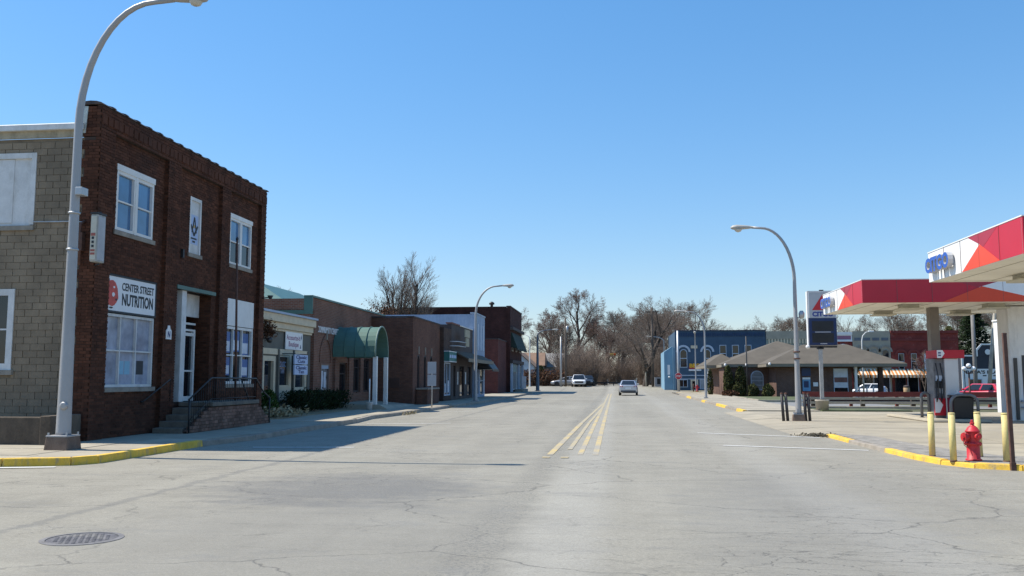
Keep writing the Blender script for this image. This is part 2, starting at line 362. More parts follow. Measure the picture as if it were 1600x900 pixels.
LAMPG = M('lamp_lens', (.52, .50, .44), .25, .08, 3, 0)
IRON = M('cast_iron', (.125, .12, .125), .6, .3, 8, .25, 60, metal=.2, dirt=(.3, .28, .245), dscale=3.5, damt=.85)
AWNSTR = None
def stripemat():
    m, t, P, N, L = nodes('awning_stripes'); g = N('NewGeometry'); sp = N('SeparateXYZ'); L(g.outputs['Position'], sp.inputs[0])
    s = math_(N, L, 'GREATER_THAN', math_(N, L, 'SINE', math_(N, L, 'MULTIPLY', sp.outputs[0], 2 * pi / .42)), .1)
    L(mixc(N, L, s, (.62, .24, .06), (.78, .70, .55)), P.inputs['Base Color']); P.inputs['Roughness'].default_value = .8; return m
AWNSTR = stripemat()
def corrmat(name, col, per=.3):
    m, t, P, N, L = nodes(name); g = N('NewGeometry'); sp = N('SeparateXYZ'); L(g.outputs['Position'], sp.inputs[0])
    w = math_(N, L, 'SINE', math_(N, L, 'MULTIPLY', math_(N, L, 'ADD', sp.outputs[0], sp.outputs[1]), 2 * pi / per))
    n = N('TexNoise', Scale=1.0, Detail=5.0); L(g.outputs['Position'], n.inputs['Vector'])
    L(ramp(N, L, n.outputs[0], [(.3, tuple(c * .8 for c in col)), (.7, tuple(c * 1.1 for c in col))]), P.inputs['Base Color'])
    b = N('Bump', Strength=.6, Distance=.02); L(w, b.inputs['Height']); L(b.outputs[0], P.inputs['Normal']); P.inputs['Roughness'].default_value = .6
    return m
CORR = corrmat('corrugated_blue', (.27, .36, .50))
# ------------------------------------------------------------------ lettering
_tc = {}
def glyphs(body, bold):
    k = (body, bold)
    if k not in _tc:
        cu = bpy.data.curves.new('t', 'FONT'); cu.body = body; cu.offset = bold; cu.resolution_u = 3; cu.space_line = .85; cu.align_x = 'CENTER'
        o = bpy.data.objects.new('t', cu); me = o.to_mesh()
        vs = [tuple(v.co) for v in me.vertices]; fs = [tuple(p.vertices) for p in me.polygons]; o.to_mesh_clear()
        bpy.data.objects.remove(o); bpy.data.curves.remove(cu)
        x0 = min(v[0] for v in vs); x1 = max(v[0] for v in vs); y0 = min(v[1] for v in vs); y1 = max(v[1] for v in vs)
        _tc[k] = ([((v[0] - x0) / (x1 - x0), (v[1] - y0) / (y1 - y0)) for v in vs], fs)
    return _tc[k]
def text(parent, name, body, mat, F, pl, u0, u1, z0, z1, out, thick=.004, bold=.02, side=None):
    vs, fs = glyphs(body, bold); m = MB()
    def g(a, b, o):
        z = z0 + (z1 - z0) * b; u = u0 + (u1 - u0) * a
        return (pl + o, u, z) if F == 'px' else ((pl - o, u, z) if F == 'nx' else (u, pl - o, z))
    n = len(vs); m.v = [g(a, b, out + thick) for a, b in vs] + [g(a, b, out) for a, b in vs]
    edges = {}
    for f in fs:
        m.face(f)
        for a, b in zip(f, f[1:] + f[:1]): edges[(a, b)] = edges.get((a, b), 0) + 1
    m.cm = 1 if side else 0
    for (a, b) in edges:
        if (b, a) not in edges: m.face((a, b, b + n, a + n))
    return m.obj(name, [mat, side] if side else mat, parent)
# ------------------------------------------------------------------ windows and doors
def window(parent, F, pl, u0, u1, z0, z1, cols=2, rows=2, frame=WHITE, glass=DGLASS, fw=.07, mw=.04, inn=-.1, out=.02, sill=None, name='window', glasses=None, zsplit=None):
    m = MB(); g = lambda *a: m.fb(F, pl, *a)
    g(u0, u0 + fw, z0, z1, inn, out); g(u1 - fw, u1, z0, z1, inn, out)
    g(u0 + fw, u1 - fw, z1 - fw, z1, inn, out - .003); g(u0 + fw, u1 - fw, z0, z0 + fw, inn, out - .003)
    a0, a1, b0, b1 = u0 + fw, u1 - fw, z0 + fw, z1 - fw
    us = [a0 + (a1 - a0) * i / cols for i in range(cols + 1)]; zs = zsplit or [b0 + (b1 - b0) * i / rows for i in range(rows + 1)]
    zs = list(zs); zs[0] = b0; zs[-1] = b1
    for u in us[1:-1]: g(u - mw / 2, u + mw / 2, b0, b1, inn + .02, out - .02)
    for z in zs[1:-1]: g(a0, a1, z - mw / 2, z + mw / 2, inn + .022, out - .023)
    w = m.obj(name, frame, parent)
    for i in range(cols):
        for j in range(len(zs) - 1):
            q = MB(); q.fb(F, pl, us[i], us[i + 1], zs[j], zs[j + 1], inn + .03, inn + .036)
            q.obj('pane', glasses[(i, j)] if glasses and (i, j) in glasses else glass, w)
    if sill:
        q = MB(); q.fb(F, pl, u0 - .06, u1 + .06, z0 - .12, z0 - .004, -.12, .07); q.obj('sill', sill, w)
    return w
def archpts(u0, u1, z0, z1, n=10, rise=1.0):               # rectangle with a round head
    r = (u1 - u0) / 2; c = (u0 + u1) / 2; h = r * rise
    return [(u0, z0), (u1, z0)] + [(c + r * cos(pi * i / n), z1 - h + h * sin(pi * i / n)) for i in range(n + 1)]
# ------------------------------------------------------------------ ground and streets
xs = [-900, -300, -120, -60, -30, -15, -5, 5, 12, 13.5, 15, 16.5, 18, 19.5, 21, 22, 26, 32, 40, 60, 120, 300, 900]
ys = [-200, -40, 0, 20, 40, 54, 57, 60, 63, 66, 80, 95, 100, 104, 108, 112, 116, 120, 125, 130, 150, 200, 300, 600, 2500]
m = MB()
for y in ys:
    for x in xs: m.v.append((x, y, gz(x, y) - .002))
nx = len(xs)
for j in range(len(ys) - 1):
    for i in range(nx - 1): m.face((j * nx + i, j * nx + i + 1, (j + 1) * nx + i + 1, (j + 1) * nx + i))
struct(m.obj('ground', BASE))
def sheet(name, mat, cells, dz):
    m = MB()
    for (x0, x1, y0, y1, sx, sy) in cells:
        nx_ = max(1, round((x1 - x0) / sx)); ny_ = max(1, round((y1 - y0) / sy)); b = len(m.v)
        for j in range(ny_ + 1):
            for i in range(nx_ + 1):
                x = x0 + (x1 - x0) * i / nx_; y = y0 + (y1 - y0) * j / ny_; m.v.append((x, y, gz(x, y) + dz))
        for j in range(ny_):
            for i in range(nx_): a = b + j * (nx_ + 1) + i; m.face((a, a + 1, a + nx_ + 2, a + nx_ + 1))
    return m.obj(name, mat)
struct(sheet('road', ROAD, [(-90, 90, -40, 17.6, 30, 20), (-12, 7.0, 17.6, 104, 5, 8), (-90, 90, 104, 111, 2, 1), (-12, 7, 111, 230, 3, 2)], .006))
# centre lines: two worn double yellow lines that run together farther on
SZ = [.010]
def stripe(name, mat, p0, p1, w, parent=None, n=1):
    SZ[0] += .0007; z = SZ[0]
    m = MB(); p0, p1 = Vector(p0), Vector(p1); d = (p1 - p0); nrm = Vector((-d.y, d.x)).normalized() * w / 2
    for i in range(n):
        a = p0 + d * i / n; b = p0 + d * (i + 1) / n
        m.poly([(q.x, q.y, gz(q.x, q.y) + z) for q in (a - nrm, b - nrm, b + nrm, a + nrm)])
    return m.obj(name, mat, parent)
mk = bpy.data.objects.new('road_marking', None); COL.objects.link(mk); mk['kind'] = 'structure'; mk['_b'] = [0, 0, 0]
stripe('line', YLINE, (-.45, 19.6), (-.47, 46), .13, mk, n=8); stripe('line', YLINE, (-.78, 19.6), (-.76, 40), .12, mk, n=8); stripe('line', YLINE2, (-.47, 46), (-.48, 96), .13, mk, n=14); stripe('line', YLINE2, (-.76, 40), (-.74, 96), .12, mk, n=14)
stripe('line', YLINE, (-1.43, 19.5), (-1.27, 33), .14, mk, n=4); stripe('line', YLINE2, (-1.27, 33), (-.80, 60), .12, mk, n=6)
stripe('line', YLINE2, (-1.07, 21), (-1.0, 33), .11, mk, n=4); stripe('line', YLINE2, (-1.0, 33), (-.74, 52), .1, mk, n=4)
for x in (-1.46, -1.07): stripe('line', YLINE, (x, 18.75), (x, 19.0), .16, mk)
stripe('line', WLINE, (2.43, 27.75), (5.6, 25.9), .1, mk); stripe('line', WLINE, (2.6, 22.65), (5.7, 21.45), .1, mk)
stripe('line', WLINE, (-8.6, 20.75), (-6.2, 21.0), .1, mk); stripe('line', WLINE, (-8.9, 31.7), (-6.0, 32.6), .09, mk)
stripe('line', WLINE, (-9.2, 44), (-6.2, 44.6), .09, mk); stripe('line', WLINE, (-16, 14.3), (-10.3, 15.72), .12, mk)
stripe('line', YLINE2, (-8.0, 66), (-6.9, 67.2), .5, mk); stripe('line', YLINE2, (-7.6, 86), (-6.6, 87), .6, mk)
# kerbs, one stone after another
def resample(path, step):
    out = []
    for a, b in zip(path, path[1:]):
        a, b = Vector(a), Vector(b); n = max(1, round((b - a).length / step))
        out += [a + (b - a) * i / n for i in range(n)]
    return out + [Vector(path[-1])]
def kerb(parent, path, side, step, matf, w=.2, h=.15):
    pts = resample(path, step); nr = []
    for i in range(len(pts)):
        d = (pts[min(i + 1, len(pts) - 1)] - pts[max(i - 1, 0)]).normalized(); nr.append(Vector((-d.y, d.x)) * side)
    for i in range(len(pts) - 1):
        a, b = pts[i], pts[i + 1]; g = (b - a).normalized() * .006; m = MB()
        hh = h + random.uniform(-.012, .012)
        f = lambda p, n_, k, z: (p.x + n_.x * k, p.y + n_.y * k, gz(p.x, p.y) + z)
        m.hexa([f(a + g, nr[i], 0, -.08), f(b - g, nr[i + 1], 0, -.08), f(b - g, nr[i + 1], w, -.08), f(a + g, nr[i], w, -.08)],
               [f(a + g, nr[i], .03, hh), f(b - g, nr[i + 1], .03, hh), f(b - g, nr[i + 1], w, hh), f(a + g, nr[i], w, hh)])
        m.obj('kerb_stone', matf((a + b) / 2), parent, .015)
random.seed(5)
KL = [(-16, 14.6), (-11.4, 15.75), (-10.25, 16.12), (-9.97, 16.6), (-9.95, 21), (-9.56, 23.3), (-9.5, 32.6), (-9.8, 35.7), (-9.44, 40.3), (-9.2, 50), (-8.8, 58), (-8.6, 75), (-8.75, 95), (-9.3, 100), (-10.5, 103), (-13, 104)]
kb = bpy.data.objects.new('kerb', None); COL.objects.link(kb); kb['kind'] = 'structure'; kb['_b'] = [0, 0, 0]
kerb(kb, KL, 1, 2.2, lambda p: KYEL if p.y < 20.6 or 98 < p.y < 101 else KERB)
KR = [(30, 16.3), (12, 16.75), (8.6, 16.9), (7.18, 17.1), (6.5, 17.5), (6.13, 18.2), (5.98, 19.3), (5.92, 21.1), (5.87, 24), (5.85, 26.4)]
kerb(kb, KR, -1, 1.3, lambda p: KERB if 21 < p.y < 24 else KYEL, h=.10)
KR2 = [(6.0, 44.2), (5.95, 60), (6.0, 83), (6.3, 98), (7.2, 102), (9.5, 104)]
kerb(kb, KR2, -1, 2.4, lambda p: KYEL if (44 < p.y < 47.5 or 52 < p.y < 56 or 62 < p.y < 65 or 74 < p.y < 79 or p.y > 97) else KERB, h=.13)
def kx(path, y):
    for a, b in zip(path, path[1:]):
        if a[1] <= y <= b[1] and b[1] > a[1]: return a[0] + (b[0] - a[0]) * (y - a[1]) / (b[1] - a[1])
    return path[-1][0]
# left pavement of slabs
sw = bpy.data.objects.new('sidewalk', None); COL.objects.link(sw); sw['kind'] = 'structure'; sw['_b'] = [0, 0, 0]
def slab(parent, mat, quad, top, g=.012, th=.14):
    c = Vector((sum(q[0] for q in quad) / 4, sum(q[1] for q in quad) / 4)); q2 = []
    for q in quad:
        v = Vector(q) - c; q2.append(c + Vector((v.x - math.copysign(g, v.x), v.y - math.copysign(g, v.y))))
    t = [top] * 4 if not hasattr(top, '__len__') else top
    dz = random.uniform(-.004, .004); m = MB()
    m.hexa([(q.x, q.y, gz(q.x, q.y) + z - th) for q, z in zip(q2, t)], [(q.x, q.y, gz(q.x, q.y) + z + dz) for q, z in zip(q2, t)])
    return m.obj('slab', mat, parent)
m = MB()
yy = 16.45; prev = None
cuts = [16.55] + [18.2 + 1.75 * i for i in range(50)]
for y0, y1 in zip(cuts, cuts[1:]):
    if y1 > 102: break
    inner = -12.72 if y0 < 32 else (-12.4 if y0 < 49.8 else (-11.43 if y0 < 74 else -12.2))
    a, b = kx(KL[3:], max(y0, 16.61)) - .21, kx(KL[3:], y1) - .21
    ma, mb_ = (a + inner) / 2, (b + inner) / 2
    for (p, q, r, s_) in ((a, b, mb_, ma), (ma, mb_, inner, inner)): slab(sw, WALK, [(s_, y0), (p, y0), (q, y1), (r, y1)], .15)
    if y0 < 21:
        for x0, x1 in ((-16.2, -14.5), (-14.5, inner)):
            if y1 < 20.2: slab(sw, WALK, [(x0, y0), (x1, y0), (x1, y1), (x0, y1)], .15)
for x0, x1 in ((-16.2, -14.4), (-14.4, -12.6), (-12.6, -11.2)):
    ya = lambda x: 15.75 + (x + 11.4) * .25 + .25
    slab(sw, WALK, [(x0, ya(x0)), (x1, ya(x1)), (x1, 16.55), (x0, 16.55)], .15)
slab(sw, WALK, [(-11.2, 16.02), (-10.4, 16.3), (-10.25, 16.55), (-11.2, 16.55)], .15)
struct(piece(None, 'sidewalk_bed', WALKS, lambda m: [m.box(-16.2, -10.3, 16.7, 102, -.05, .125)]))
# gas station forecourt of concrete slabs
fc = bpy.data.objects.new('forecourt', None); COL.objects.link(fc); fc['kind'] = 'structure'; fc['_b'] = [0, 0, 0]
fy = [18.3, 20.4, 23, 26.6, 29.6, 33, 36.4, 40, 44]
fx = [6.2, 9.4, 12.8, 16.2, 19.6, 23, 27, 32]
for y0, y1 in zip(fy, fy[1:]):
    for x0, x1 in zip(fx, fx[1:]):
        slab(fc, LOT, [(x0, y0), (x1, y0), (x1, y1), (x0, y1)], .09, .01)
    if y0 > 26: slab(fc, LOT, [(5.1, y0), (6.2, y0), (6.2, y1), (5.1, y1)], [.012, .09, .09, .012], .008)
struct(piece(None, 'forecourt_bed', WALKS, lambda m: m.box(6.2, 32, 18.4, 44, -.05, .065)))
sg = [(6.3, 18.5), (6.66, 17.68), (7.25, 17.32), (8.7, 17.12), (12, 16.97), (32, 16.6), (32, 18.35), (9.5, 18.35), (7.7, 19.4), (7.1, 22), (6.9, 25.5), (6.1, 26.3), (6.1, 21.2), (6.17, 19.4)]
struct(piece(None, 'gravel_strip', GRAVEL, lambda m: m.hexa([(x, y, .02) for x, y in sg], [(x, y, .097) for x, y in sg])))
# far right pavement, bank grounds
rw = bpy.data.objects.new('pavement', None); COL.objects.link(rw); rw['kind'] = 'structure'; rw['_b'] = [0, 0, 0]
y = 44.0
while y < 100:
    a, b = kx(KR2, y + .21) + .22, kx(KR2, min(y + 2.21, 101)) + .22
    slab(rw, WALK, [(a, y), (8.0, y), (8.0, y + 2), (b, y + 2)], .135); slab(rw, WALK, [(8.0, y), (9.6, y), (9.6, y + 2), (8.0, y + 2)], .135); y += 2
struct(piece(None, 'pavement_bed', WALKS, lambda m: m.box(6.15, 9.6, 44.05, 101, -.05, .11)))
struct(sheet('parking_lot', LOTASPH, [(9.7, 30, 50.5, 63, 2, 1.5)], .03))
struct(piece(None, 'lawn', LAWN, lambda m: [m.box(9.8, 15.5, 64.2, 78, -.05, .12), m.box(9.7, 13.8, 44.2, 47.0, -.05, .14)]))
kl = bpy.data.objects.new('lot_kerb', None); COL.objects.link(kl); kl['kind'] = 'structure'; kl['_b'] = [0, 0, 0]
kerb(kl, [(9.75, 78), (9.75, 63.9), (15.5, 63.9)], 1, 2.4, lambda p: WALK, h=.17)
kerb(kl, [(9.7, 47.2), (9.9, 50), (17, 50)], 1, 2.4, lambda p: WALK, h=.16)
# planting strip in front of the boutique, low ramp at the community centre
struct(piece(None, 'planting_bed', SOIL, lambda m: [m.hexa([(-13.88, 31.4, 0), (-12.45, 31.4, 0), (-12.45, 42.4, 0), (-13.88, 42.4, 0)], [(-13.88, 31.4, .36), (-12.45, 31.4, .17), (-12.45, 42.4, .17), (-13.88, 42.4, .36)])]))
struct(piece(None, 'entrance_ramp', WALK, lambda m: [m.hexa([(-13.88, 42.42, 0), (-10.6, 42.42, 0), (-10.6, 49.8, 0), (-13.88, 49.8, 0)], [(-13.88, 42.42, .42), (-11.3, 42.42, .38), (-11.3, 49.8, .2), (-13.88, 49.8, .42)])]))
# ------------------------------------------------------------------ brick corner building (two storeys, lodge upstairs, shop below)
random.seed(11)
BX = -12.75
bb = thing('brick_building', 'two storey dark brick building with lodge window upstairs and nutrition shop below', 'building', (-14.5, 25.7, .15))
Y0, Y1, ZT = 20.45, 31.1, 8.45
holes = [(21.43, 23.32, 5.45, 7.17), (25.45, 26.2, 5.42, 7.15), (28.3, 30.1, 5.45, 7.15), (21.12, 23.62, 1.42, 4.3), (24.65, 27.05, .95, 4.25), (28.1, 30.5, 1.45, 4.32)]
m = MB(); m.grid('px', BX, Y0, Y1, .1, ZT, holes, -.3, 0)
m.box(-25, BX - .3, Y1 - .3, Y1, .1, 7.95); m.box(-25, -24.7, Y0 + .3, Y1 - .3, .1, 7.8); m.box(-25, BX - .3, Y0 + .3, Y1 - .3, 7.45, 7.6)
wall = m.obj('wall', BR_CORE, bb)
# brickwork laid one brick at a time, joints recessed
def bricks(F, pl, u0, u1, z0, z1, hl, o, bw=.215, rh=.077, j=.011, dep=.02):
    m = MB(); r = 0; z = z0
    while z + rh - j <= z1 + .01:
        zc = z + rh / 2
        iv = [(u0, u1)]
        for h in hl:
            if h[2] < zc < h[3]:
                nv = []
                for a, b in iv:
                    if h[1] <= a or h[0] >= b: nv.append((a, b)); continue
                    if h[0] - a > .03: nv.append((a, h[0]))
                    if b - h[1] > .03: nv.append((h[1], b))
                iv = nv
        for a, b in iv:
            u = a - (bw * .5 if r % 2 else 0)
            while u < b - .02:
                p, q = max(a, u), min(b, u + bw - j)
                if q - p > .02: m.fb(F, pl, p, q, z, z + rh - j, -.02, o + random.uniform(-.004, .004) + dep)
                u += bw
        z += rh; r += 1
    return m
piers = [(20.45, 21.1), (23.88, 24.62), (27.42, 28.06), (30.66, 31.1)]
fld = [(a[1], b[0]) for a, b in zip(piers, piers[1:])]
m = MB()
for a, b in fld:
    q = bricks('px', BX, a + .005, b - .005, .16, 7.86, holes, 0); n = len(m.v); m.v += q.v; m.f += [tuple(i + n for i in f) for f in q.f]; m.sm += q.sm; m.mi += q.mi
o = m.obj('brick_course', BRICK, wall); o['kind'] = 'stuff'
m = MB()
for a, b in piers:
    m.fb('px', BX, a, b, .12, 7.86, -.01, .115)
m.fb('px', BX, Y0, Y1, 7.862, 8.44, -.01, .117)
o = m.obj('pier_core', BR_CORE, bb)
m = MB()
for a, b in piers:
    for q in (bricks('px', BX + .115, a, b, .16, 7.86, [], 0), bricks('ny', a, BX + .0, BX + .125, .16, 7.86, [], -.006)):
        n = len(m.v); m.v += q.v; m.f += [tuple(i + n for i in f) for f in q.f]; m.sm += q.sm; m.mi += q.mi
q = bricks('px', BX + .117, Y0, Y1, 7.87, 8.43, [], 0); n = len(m.v); m.v += q.v; m.f += [tuple(i + n for i in f) for f in q.f]; m.sm += q.sm; m.mi += q.mi
o = m.obj('pier_brickwork', BRICK, bb); o['kind'] = 'stuff'
# a band of upright bricks under the coping, each one a part
for i in range(44):
    y = Y0 + .02 + i * .242
    piece(bb, 'brick', BRICK, lambda m: m.fb('px', BX, y, y + .2, 7.98 + (i % 2) * .0, 8.2, .12, .148 + (i * 7 % 5) * .004))
# parapet return towards the side, coping tiles with rounded joints
piece(bb, 'parapet', BR_CORE, lambda m: [m.box(-13.1, BX - .001, Y0 + .0, Y0 + .3, 7.625, 8.44)])
o = bricks('ny', Y0, -13.08, BX + .115, 7.64, 8.42, [], -.008).obj('parapet_brickwork', BRICK, bb); o['kind'] = 'stuff'
piece(bb, 'flashing', M('flashing_worn', (.42, .46, .44), .7, .2, 5), lambda m: m.hexa([(-13.16, Y0 - .03, 7.72), (-13.03, Y0 - .03, 7.72), (-13.03, Y0 + .02, 7.72), (-13.16, Y0 + .02, 7.72)], [(-13.12, Y0 - .03, 8.4), (-12.98, Y0 - .03, 8.4), (-12.98, Y0 + .02, 8.4), (-13.12, Y0 + .02, 8.4)]))
n = 18
for i in range(n):
    y = Y0 - .06 + i * (Y1 - Y0 + .1) / n; d = (Y1 - Y0 + .1) / n
    def cp(m, y=y):
        pr = lambda r, z0: [(BX - .17 + r * cos(pi * k / 6), z0 + .1 * sin(pi * k / 6) * r / .36) for k in range(7)]
        a = pr(.33, 8.44); b = pr(.37, 8.445); dy = random.uniform(-.006, .006)
        m.hexa([(x, y + .004, z + dy) for x, z in a], [(x, y + d - .12, z + dy) for x, z in a]); m.hexa([(x, y + d - .12, z + dy + .004) for x, z in b], [(x, y + d - .004, z + dy + .004) for x, z in b])
    piece(bb, 'coping_tile', TILE, cp)
# side wall of concrete blocks
m = MB(); m.grid('ny', Y0 + .0, -25, -13.02, .1, 7.62, [(-17.2, -14.3, 5.43, 7.25), (-17.2, -14.7, 1.85, 3.84)], -.3, -.03)
sidew = m.obj('side_wall', BLOCKJ, bb)
random.seed(3); rh = .168; r = 0; z = .14
def blk(a, b, z, zz):
    piece(sidew, 'block', BLOCK, lambda m: m.fb('ny', Y0, a, b, z, zz, -.1, random.uniform(-.012, -.002)))
while z < 7.5:
    u = -15.55 + (.19 if r % 2 else 0)
    while u < -13.03:
        p, q = u, min(u + .375, -13.03); zc = z + .08
        for h in ((-17.2, -14.3, 5.3, 7.25), (-17.2, -14.7, 1.72, 3.84)):
            if h[2] < zc < h[3] and p < h[1]: p = max(p, h[1])
        if q - p > .06: blk(p + .005, q - .005, z, z + rh - .009)
        u += .38
    z += rh; r += 1
q = MB()
for i in range(32):                                       # toothed brick quoin where brick and block meet
    z = .16 + i * .231; k = bricks('ny', Y0, -13.02 - (.12 if i % 2 else 0), BX, z, z + .225, [], -.006); n = len(q.v); q.v += k.v; q.f += [tuple(j + n for j in f) for f in k.f]; q.sm += k.sm; q.mi += k.mi
o = q.obj('quoin_brickwork', BRICK, bb); o['kind'] = 'stuff'
piece(bb, 'eave', M('eave_wood', (.36, .31, .22), .9, .2, 3, .2, 20, dirt=(.12, .1, .07), dscale=3), lambda m: m.box(-25, -13.1, Y0 - .06, Y0 - .0, 7.62, 7.82))
piece(bb, 'gutter', WHITEO, lambda m: [m.box(-25, -13.05, Y0 - .16, Y0 - .06, 7.8, 7.93), m.hexa([(-25, Y0 - .16, 7.934), (-13.05, Y0 - .16, 7.934), (-13.05, Y0 + 1, 7.934), (-25, Y0 + 1, 7.934)], [(-25, Y0 - .1, 7.97), (-13.05, Y0 - .1, 7.97), (-13.05, Y0 + 1, 8.0), (-25, Y0 + 1, 8.0)])])
w = piece(bb, 'boarded_window', WHITEO, lambda m: [m.fb('ny', Y0, -15.9, -14.3, 5.42, 7.26, -.25, -.03), m.fb('ny', Y0, -14.42, -14.3, 5.44, 7.26, -.03, .02), m.fb('ny', Y0, -15.9, -14.424, 7.12, 7.257, -.03, .02), m.fb('ny', Y0, -15.9, -14.9, 5.5, 7.1, -.03, -.012)])
piece(w, 'sill', STONE, lambda m: m.fb('ny', Y0, -15.9, -14.28, 5.3, 5.415, -.1, .05))
w = window(bb, 'ny', Y0, -15.85, -14.69, 1.85, 3.84, 2, 2, WHITEO, DGLASS, fw=.16, sill=STONE)
# windows on the street side
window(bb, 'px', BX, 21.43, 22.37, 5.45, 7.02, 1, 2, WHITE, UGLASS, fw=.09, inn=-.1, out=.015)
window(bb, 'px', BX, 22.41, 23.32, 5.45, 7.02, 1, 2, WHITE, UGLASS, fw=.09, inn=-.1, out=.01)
piece(bb, 'window_head', WHITE, lambda m: m.fb('px', BX, 21.4, 23.34, 7.02, 7.18, -.1, .035))
piece(bb, 'mullion', WHITE, lambda m: m.fb('px', BX, 22.34, 22.44, 5.45, 7.015, -.1, .03))
piece(bb, 'sill', STONE, lambda m: m.fb('px', BX, 21.35, 23.4, 5.33, 5.445, -.1, .06))
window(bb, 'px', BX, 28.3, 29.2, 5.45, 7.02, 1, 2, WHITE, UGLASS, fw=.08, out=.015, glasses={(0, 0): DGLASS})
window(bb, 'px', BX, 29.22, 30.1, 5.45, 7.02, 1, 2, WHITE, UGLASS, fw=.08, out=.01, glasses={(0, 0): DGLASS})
piece(bb, 'window_head', WHITE, lambda m: m.fb('px', BX, 28.27, 30.13, 7.02, 7.16, -.1, .035))
piece(bb, 'sill', STONE, lambda m: m.fb('px', BX, 28.25, 30.15, 5.33, 5.445, -.1, .06))
lw = piece(bb, 'lodge_window', WHITEO, lambda m: [m.fb('px', BX, 25.45, 26.2, 5.42, 7.15, -.12, -.03), m.fb('px', BX, 25.45, 25.53, 5.42, 7.15, -.03, .02), m.fb('px', BX, 26.12, 26.2, 5.42, 7.15, -.03, .02), m.fb('px', BX, 25.533, 26.117, 7.05, 7.147, -.03, .017)])
piece(lw, 'panel', PALEB, lambda m: m.fb('px', BX, 25.55, 26.08, 5.72, 6.62, -.03, -.02))
EMB = BX - .018
def emblem(m):
    def bar(a, b, w, o):
        a, b = Vector(a), Vector(b); n_ = Vector((-(b - a).y, (b - a).x)).normalized() * w
        m.fprism('px', EMB, [tuple(a - n_), tuple(b - n_), tuple(b + n_), tuple(a + n_)], 0, o)
    bar((25.60, 6.3), (25.82, 5.99), .035, .008); bar((25.82, 5.99), (26.04, 6.3), .035, .0085)
    bar((25.82, 6.55), (25.68, 6.08), .022, .012); bar((25.82, 6.55), (25.96, 6.08), .022, .0125)
piece(lw, 'emblem', INK, emblem)
piece(lw, 'letter_g', M('gold_paint', (.5, .33, .1), .5), lambda m: m.fprism('px', EMB, [(25.82 + .05 * cos(k * pi / 5), 6.27 + .055 * sin(k * pi / 5)) for k in range(10)], 0, .006))
piece(lw, 'caption', INK, lambda m: [m.fb('px', EMB, 25.62, 26.0, 5.87, 5.92, 0, .004), m.fb('px', EMB, 25.73, 25.9, 5.77, 5.83, 0, .004)])
piece(lw, 'sill', STONE, lambda m: m.fb('px', BX, 25.38, 26.27, 5.3, 5.415, -.1, .06))
# shop window with its fascia sign
ww = window(bb, 'px', BX, 21.12, 23.62, 1.42, 3.3, 3, 2, WHITEO, CURTREFL, fw=.07, inn=-.14, out=-.01, sill=STONE)
piece(ww, 'poster', M('poster_cyan', (.2, .42, .55), .5), lambda m: [m.fb('px', BX, 22.05, 22.32, 1.75, 2.1, -.105, -.1), m.fb('px', BX, 22.36, 22.62, 1.75, 2.1, -.105, -.1)])
piece(ww, 'poster', INK, lambda m: m.fb('px', BX, 22.95, 23.3, 1.75, 2.12, -.105, -.1))
sb = piece(bb, 'shop_sign', SIGNW, lambda m: m.fb('px', BX, 21.13, 23.6, 3.36, 4.28, -.08, .02))
piece(sb, 'sign_frame', INK, lambda m: [m.fb('px', BX, 21.1, 23.63, 3.32, 3.37, -.08, .03), m.fb('px', BX, 21.1, 23.63, 4.25, 4.3, -.08, .03), m.fb('px', BX, 23.58, 23.63, 3.373, 4.247, -.08, .029)])
text(sb, 'lettering', 'CENTER STREET', INK, 'px', BX, 21.88, 23.5, 3.92, 4.13, .021, bold=.022)
text(sb, 'lettering', 'NUTRITION', INK, 'px', BX, 21.9, 23.47, 3.53, 3.85, .021, bold=.03)
random.seed(8)
piece(sb, 'red_emblem', M('emblem_red', (.55, .08, .06), .6, .2, 8), lambda m: m.fprism('px', BX, [(21.42 + (.29 + random.uniform(-.035, .035)) * cos(2 * pi * k / 17), 3.82 + (.33 + random.uniform(-.04, .04)) * sin(2 * pi * k / 17)) for k in range(17)], .02, .026))
piece(sb, 'emblem_mark', SIGNW, lambda m: [m.fprism('px', BX, [(21.48 + .07 * cos(k), 3.78 + .06 * sin(k)) for k in range(6)], .026, .029), m.fprism('px', BX, [(21.5 + .045 * cos(k), 3.97 + .03 * sin(k)) for k in range(6)], .026, .029)])
piece(sb, 'emblem_mark', INK, lambda m: [m.fprism('px', BX, [(21.62 + .05 * cos(k), 3.66 + .03 * sin(k)) for k in range(6)], .026, .03), m.fprism('px', BX, [(21.4 + .1 * cos(k), 3.44 + .025 * sin(k)) for k in range(6)], .02, .024)])
# right hand shop window
piece(bb, 'blank_panel', WHITE, lambda m: m.fb('px', BX, 28.12, 30.48, 3.4, 4.3, -.08, .01))
ww = window(bb, 'px', BX, 28.1, 30.5, 1.46, 3.38, 3, 2, WHITE, DGLASS, fw=.09, inn=-.14, out=-.01, sill=STONE)
PB = M('poster_blue', (.06, .13, .33), .5); PWH = M('poster_white', (.55, .6, .68), .5)
for i, (c, a, b) in enumerate(((0, 2.5, 3.2), (1, 2.55, 3.25), (2, 2.45, 3.2), (0, 1.75, 2.35), (2, 1.7, 2.3))):
    u = 28.28 + c * .74
    piece(ww, 'poster', PB, lambda m: m.fb('px', BX, u, u + .55, a, b, -.1, -.095))
    piece(ww, 'poster', PWH, lambda m: m.fb('px', BX, u + .06, u + .5, a + .05, a + (b - a) * .55, -.094, -.09))
